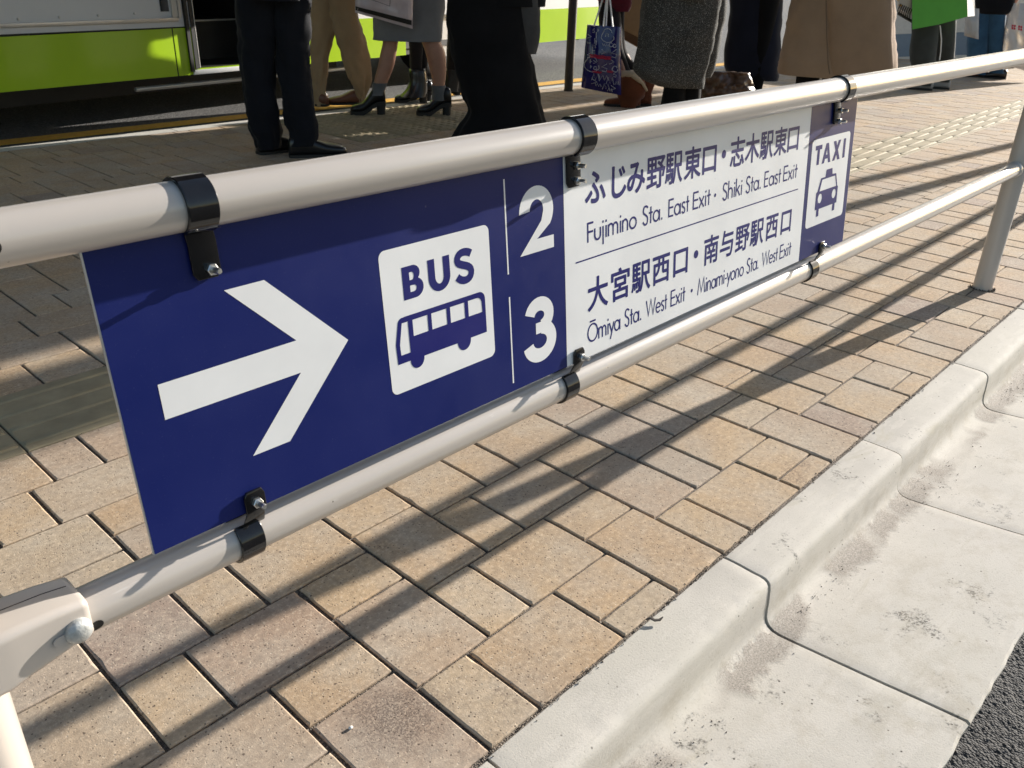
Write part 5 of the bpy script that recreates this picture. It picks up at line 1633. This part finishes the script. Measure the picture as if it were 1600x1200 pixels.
for a0, a1, c0 in ((0.15, 0.74, 0.455), (0.17, 0.72, 0.475), (0.16, 0.73, 0.49), (0.25, 0.50, 0.70), (0.27, 0.48, 0.715), (0.62, 0.80, 0.665), (0.64, 0.78, 0.68)):
    b.tube([bpt(a0 + (a1 - a0) * k / 8, c0 + 0.006 * math.sin(k * 2.3), -1) - fr.n * 0.0018 for k in range(9)], 0.0030, 5)
b.build('print', M['red'], bb)
for pa, pb_ in (((928, 41), (945, -12)), ((942.5, 41), (949, -12)), ((947, 40), (950, -12)), ((957.5, 42), (952, -12))):
    b = MB()
    dpt = -0.19 if pa[0] != 947 else -0.11
    p0, p1 = fr.at(*pa, dpt), fr.at(*pb_, -0.16)
    b.tube([p0 + (p1 - p0) * t + V((0, 0, 0)) for t in (0, 0.33, 0.66, 1)], 0.009, 8, True, 0.3)
    b.build('strap', M['whitebag'], bb)

# pinkish white plastic carrier held by the grey-coated person
fr = Fr(640, 180)
cb, cpt = soft_bag('carrier_bag', fr, [(556, -70), (646, -70), (645, 46), (554, 20)], -0.30, 0.09, M['pink'], 'creased pinkish white plastic carrier bag in front of grey coat', 'bag', 0.3, 0.016, 20, 20, 4)
b = MB()
b.loft([[cpt(a, c, -1) - fr.n * h for a in [i / 16 * 0.97 + 0.01 for i in range(17)]] for c, h in ((0.885, 0.002), (0.955, 0.002))], False, False, False)
b.build('print', M['stripe'], cb, True, 60, False)
b = MB()
for (a0, c0), (a1, c1) in (((0.20, 0.52), (0.20, 0.70)), ((0.20, 0.70), (0.60, 0.755)), ((0.60, 0.755), (0.62, 0.5))):
    b.tube([cpt(a0 + (a1 - a0) * k / 6, c0 + (c1 - c0) * k / 6, -1) - fr.n * 0.001 for k in range(7)], 0.0012, 5)
b.build('print', M['stripe'], cb)

# tan paper bag with dark base behind the tweed coat
fr = Fr(985, 150, 1.0)
tbag, tpt = soft_bag('paper_bag', fr, [(966, -60), (1016, -60), (1016, 86), (966, 58)], 0.25, 0.12, M['tan'], 'plain tan paper bag with dark base between maroon jacket and tweed coat', 'bag', 0.15, 0.002)
b = MB()
b.loft([[tpt(a, c, -1) - fr.n * 0.002 for a in [i / 10 * 0.98 + 0.01 for i in range(11)]] for c in (0.875, 0.99)], False, False, False)
b.build('base', M['tanbase'], tbag, True, 60, False)

# green flat bag
fr = Fr(1450, 141)
b = MB()
nn = fr.n
q = [fr.at(1424.5, -50, -0.20), fr.at(1510, -50, -0.20), fr.at(1512, 26, -0.20), fr.at(1468, 38, -0.20), fr.at(1425.5, 46, -0.20)]
side = [fr.at(1523, -50, -0.06), fr.at(1523, 25, -0.06)]
k = len(q)
back = [p + nn * 0.10 for p in q]
b.add(q + back, [(0, 1, 2, 3, 4)[::-1], (5, 6, 7, 8, 9), (0, 1, 6, 5), (2, 3, 8, 7), (3, 4, 9, 8), (4, 0, 5, 9), (1, 2, 7, 6)])
gb = b.build('shopping_bag', M['greenbag'], None, False)
tag(gb, 'bright green paper shopping bag with white side carried in the sun', 'bag')
b = MB()
b.add([q[1] - nn * .002, q[2] - nn * .002, side[1], side[0], q[1] + nn * 0.09, q[2] + nn * 0.09], [(0, 1, 2, 3), (3, 2, 5, 4), (0, 3, 4), (1, 5, 2)])
b.build('gusset', M['whitebag'], gb, False)

# striped bag left of it
sb, spt = soft_bag('tote_bag', fr, [(1398, -40), (1426, -40), (1428, 38), (1402, 22)], -0.02, 0.10, M['plastic'], 'black and white striped tote bag behind the green bag', 'bag', 0.2, 0.003)
b = MB()
for k in range(7):
    b.tube([spt(0.25 + 0.11 * k, 0.70, -1) - nn * .002, spt(0.12 + 0.11 * k, 0.82, -1) - nn * .002, spt(min(.98, 0.02 + 0.12 * k), 0.93, -1) - nn * .002], 0.006, 5)
b.tube([spt(a, 0.97, -1) - nn * .002 for a in (0.03, 0.4, 0.7, 0.97)], 0.014, 6)
b.build('print', M['stripe'], sb)
b = MB()
for a, c in ((0.12, 0.62), (0.20, 0.75), (0.10, 0.52)):
    p = spt(a, c, -1) - nn * 0.002
    b.tube([p, p + V((0.012, 0, 0.006))], 0.012, 8)
b.build('print', M['yellow'], sb)

# white carrier with red print, and a thin clear one
fr = Fr(1545, 122)
wb, wpt = soft_bag('carrier_bag', fr, [(1576, 5), (1622, 5), (1620, 118), (1562, 98)], -0.10, 0.14, M['plastic'], 'large white plastic carrier bag with small red print', 'bag', 0.3, 0.02, 16, 16, 2)
b = MB()
for a0 in (0.20, 0.27, 0.40, 0.47):
    for c0 in (0.345, 0.385):
        b.add([wpt(a0, c0, -1) - nn * .004, wpt(a0 + 0.05, c0, -1) - nn * .004, wpt(a0 + 0.05, c0 + 0.032, -1) - nn * .004, wpt(a0, c0 + 0.032, -1) - nn * .004], [(0, 1, 2, 3)])
b.build('print', M['red'], wb, False)
b = MB()
for s_ in (0, 1):
    b.tube([fr.at(1580, 8, -0.06), fr.at(1584 + 3 * s_, -10, -0.08), fr.at(1590, -22, -0.1)], 0.006, 6)
b.build('strap', M['stripe'], wb)
fr2 = Fr(1515, 130)
cl, _ = soft_bag('carrier_bag', fr2, [(1509, 10), (1530, 14), (1529, 62), (1506, 56)], 0.3, 0.10, M['plastic'], 'thin pale plastic carrier bag hanging beside the blue jeans', 'bag', 0.3, 0.012, 10, 10, 6)

# brown crumpled bag on the ground behind the tweed coat
fr = Fr(1140, 172, 0.86)
ub, _ = soft_bag('bundle', fr, [(1104, 112), (1172, 116), (1190, 176), (1076, 178)], 0.15, 0.16, M['brownbag'], 'crumpled brown patterned cloth bag standing behind the tweed coat', 'bag', 0.55, 0.05, 30, 24, 9)

# pale panel with blue-grey band, far right
fr = Fr(1460, 95, 1.0)
bar = tag(empty('barrier', fr.at(1465, 92)), 'pale panel barrier with blue-grey lower band beyond the pedestrians', 'barrier')
def bq(name, v0, v1, mat, d0):
    b = MB()
    c = [fr.at(1380, v0 + 3), fr.at(1610, v0 - 4), fr.at(1610, v1 - 4), fr.at(1380, v1 + 3)]
    b.add(c + [p + fr.n * (0.25 + d0) for p in c], [(0, 1, 2, 3), (4, 5, 6, 7), (0, 1, 5, 4), (1, 2, 6, 5), (2, 3, 7, 6), (3, 0, 4, 7)])
    return b.build(name, mat, bar, False)
bq('panel', -75, 51, M['barpale'], 0.0)
bq('band', 51.3, 86.5, M['barblue'], -0.01)
bq('base', 86.8, 94, M['barpale'], 0.01)

# ------------------------------------------------------------------ unseen cover on posts, added past the rail's right-hand end to shade the pavement
sh = tag(empty('added_shelter', (10.5, 0.9, 0)), 'unseen cover on posts added to shade the pavement, past the right-hand end of the rail', 'added_shelter')
for x in (8.5, 10.6):
    b = MB()
    b.tube([(x, 0.88, z) for z in (0, 1.0, 2.0, 2.62)], 0.045, 20)
    b.build('post', M['added_shelter'], sh)
for x0, x1, y0, y1 in ((7.6, 10.8, 0.62, 1.01), (7.6, 10.8, 1.11, 2.30), (7.6, 15.6, 2.31, 2.95), (7.6, 15.6, 3.06, 3.62)):  # slabs laid out for the shade wanted, gaps leave sunlit streaks
    b = MB()
    b.box((x0, y0, 2.62), (x1, y1, 2.68))
    b.build('added_roof', M['added_shelter'], sh, False)

# small things lying about
b = MB()
c = ground(548, 1138)
for k in range(1):
    b.loft([[c + V((0.0036 * r * math.cos(t), 0.0028 * r * math.sin(t), h * 0.7)) for t in [q * math.pi / 5 for q in range(10)]] for h, r in ((0.0, 0.7), (0.002, 1.0), (0.004, 0.7), (0.005, 0.2))])
tag(b.build('pebble', M['stone']), 'tiny white pebble on a dark stained paving stone', 'pebble')
b = MB()
c = ground(1020, 968)
b.tube([c + V((-0.012, 0.006, 0.004)), c + V((-0.006, 0.002, 0.006)), c + V((-0.004, -0.006, 0.005)), c + V((0.002, -0.011, 0.005)), c + V((0.010, -0.012, 0.007))], [0.0012, 0.003, 0.0035, 0.003, 0.001], 8, True, 0.4)
tag(b.build('dry_leaf', M['leaf']), 'curled dark dry leaf on the kerb edge', 'leaf')
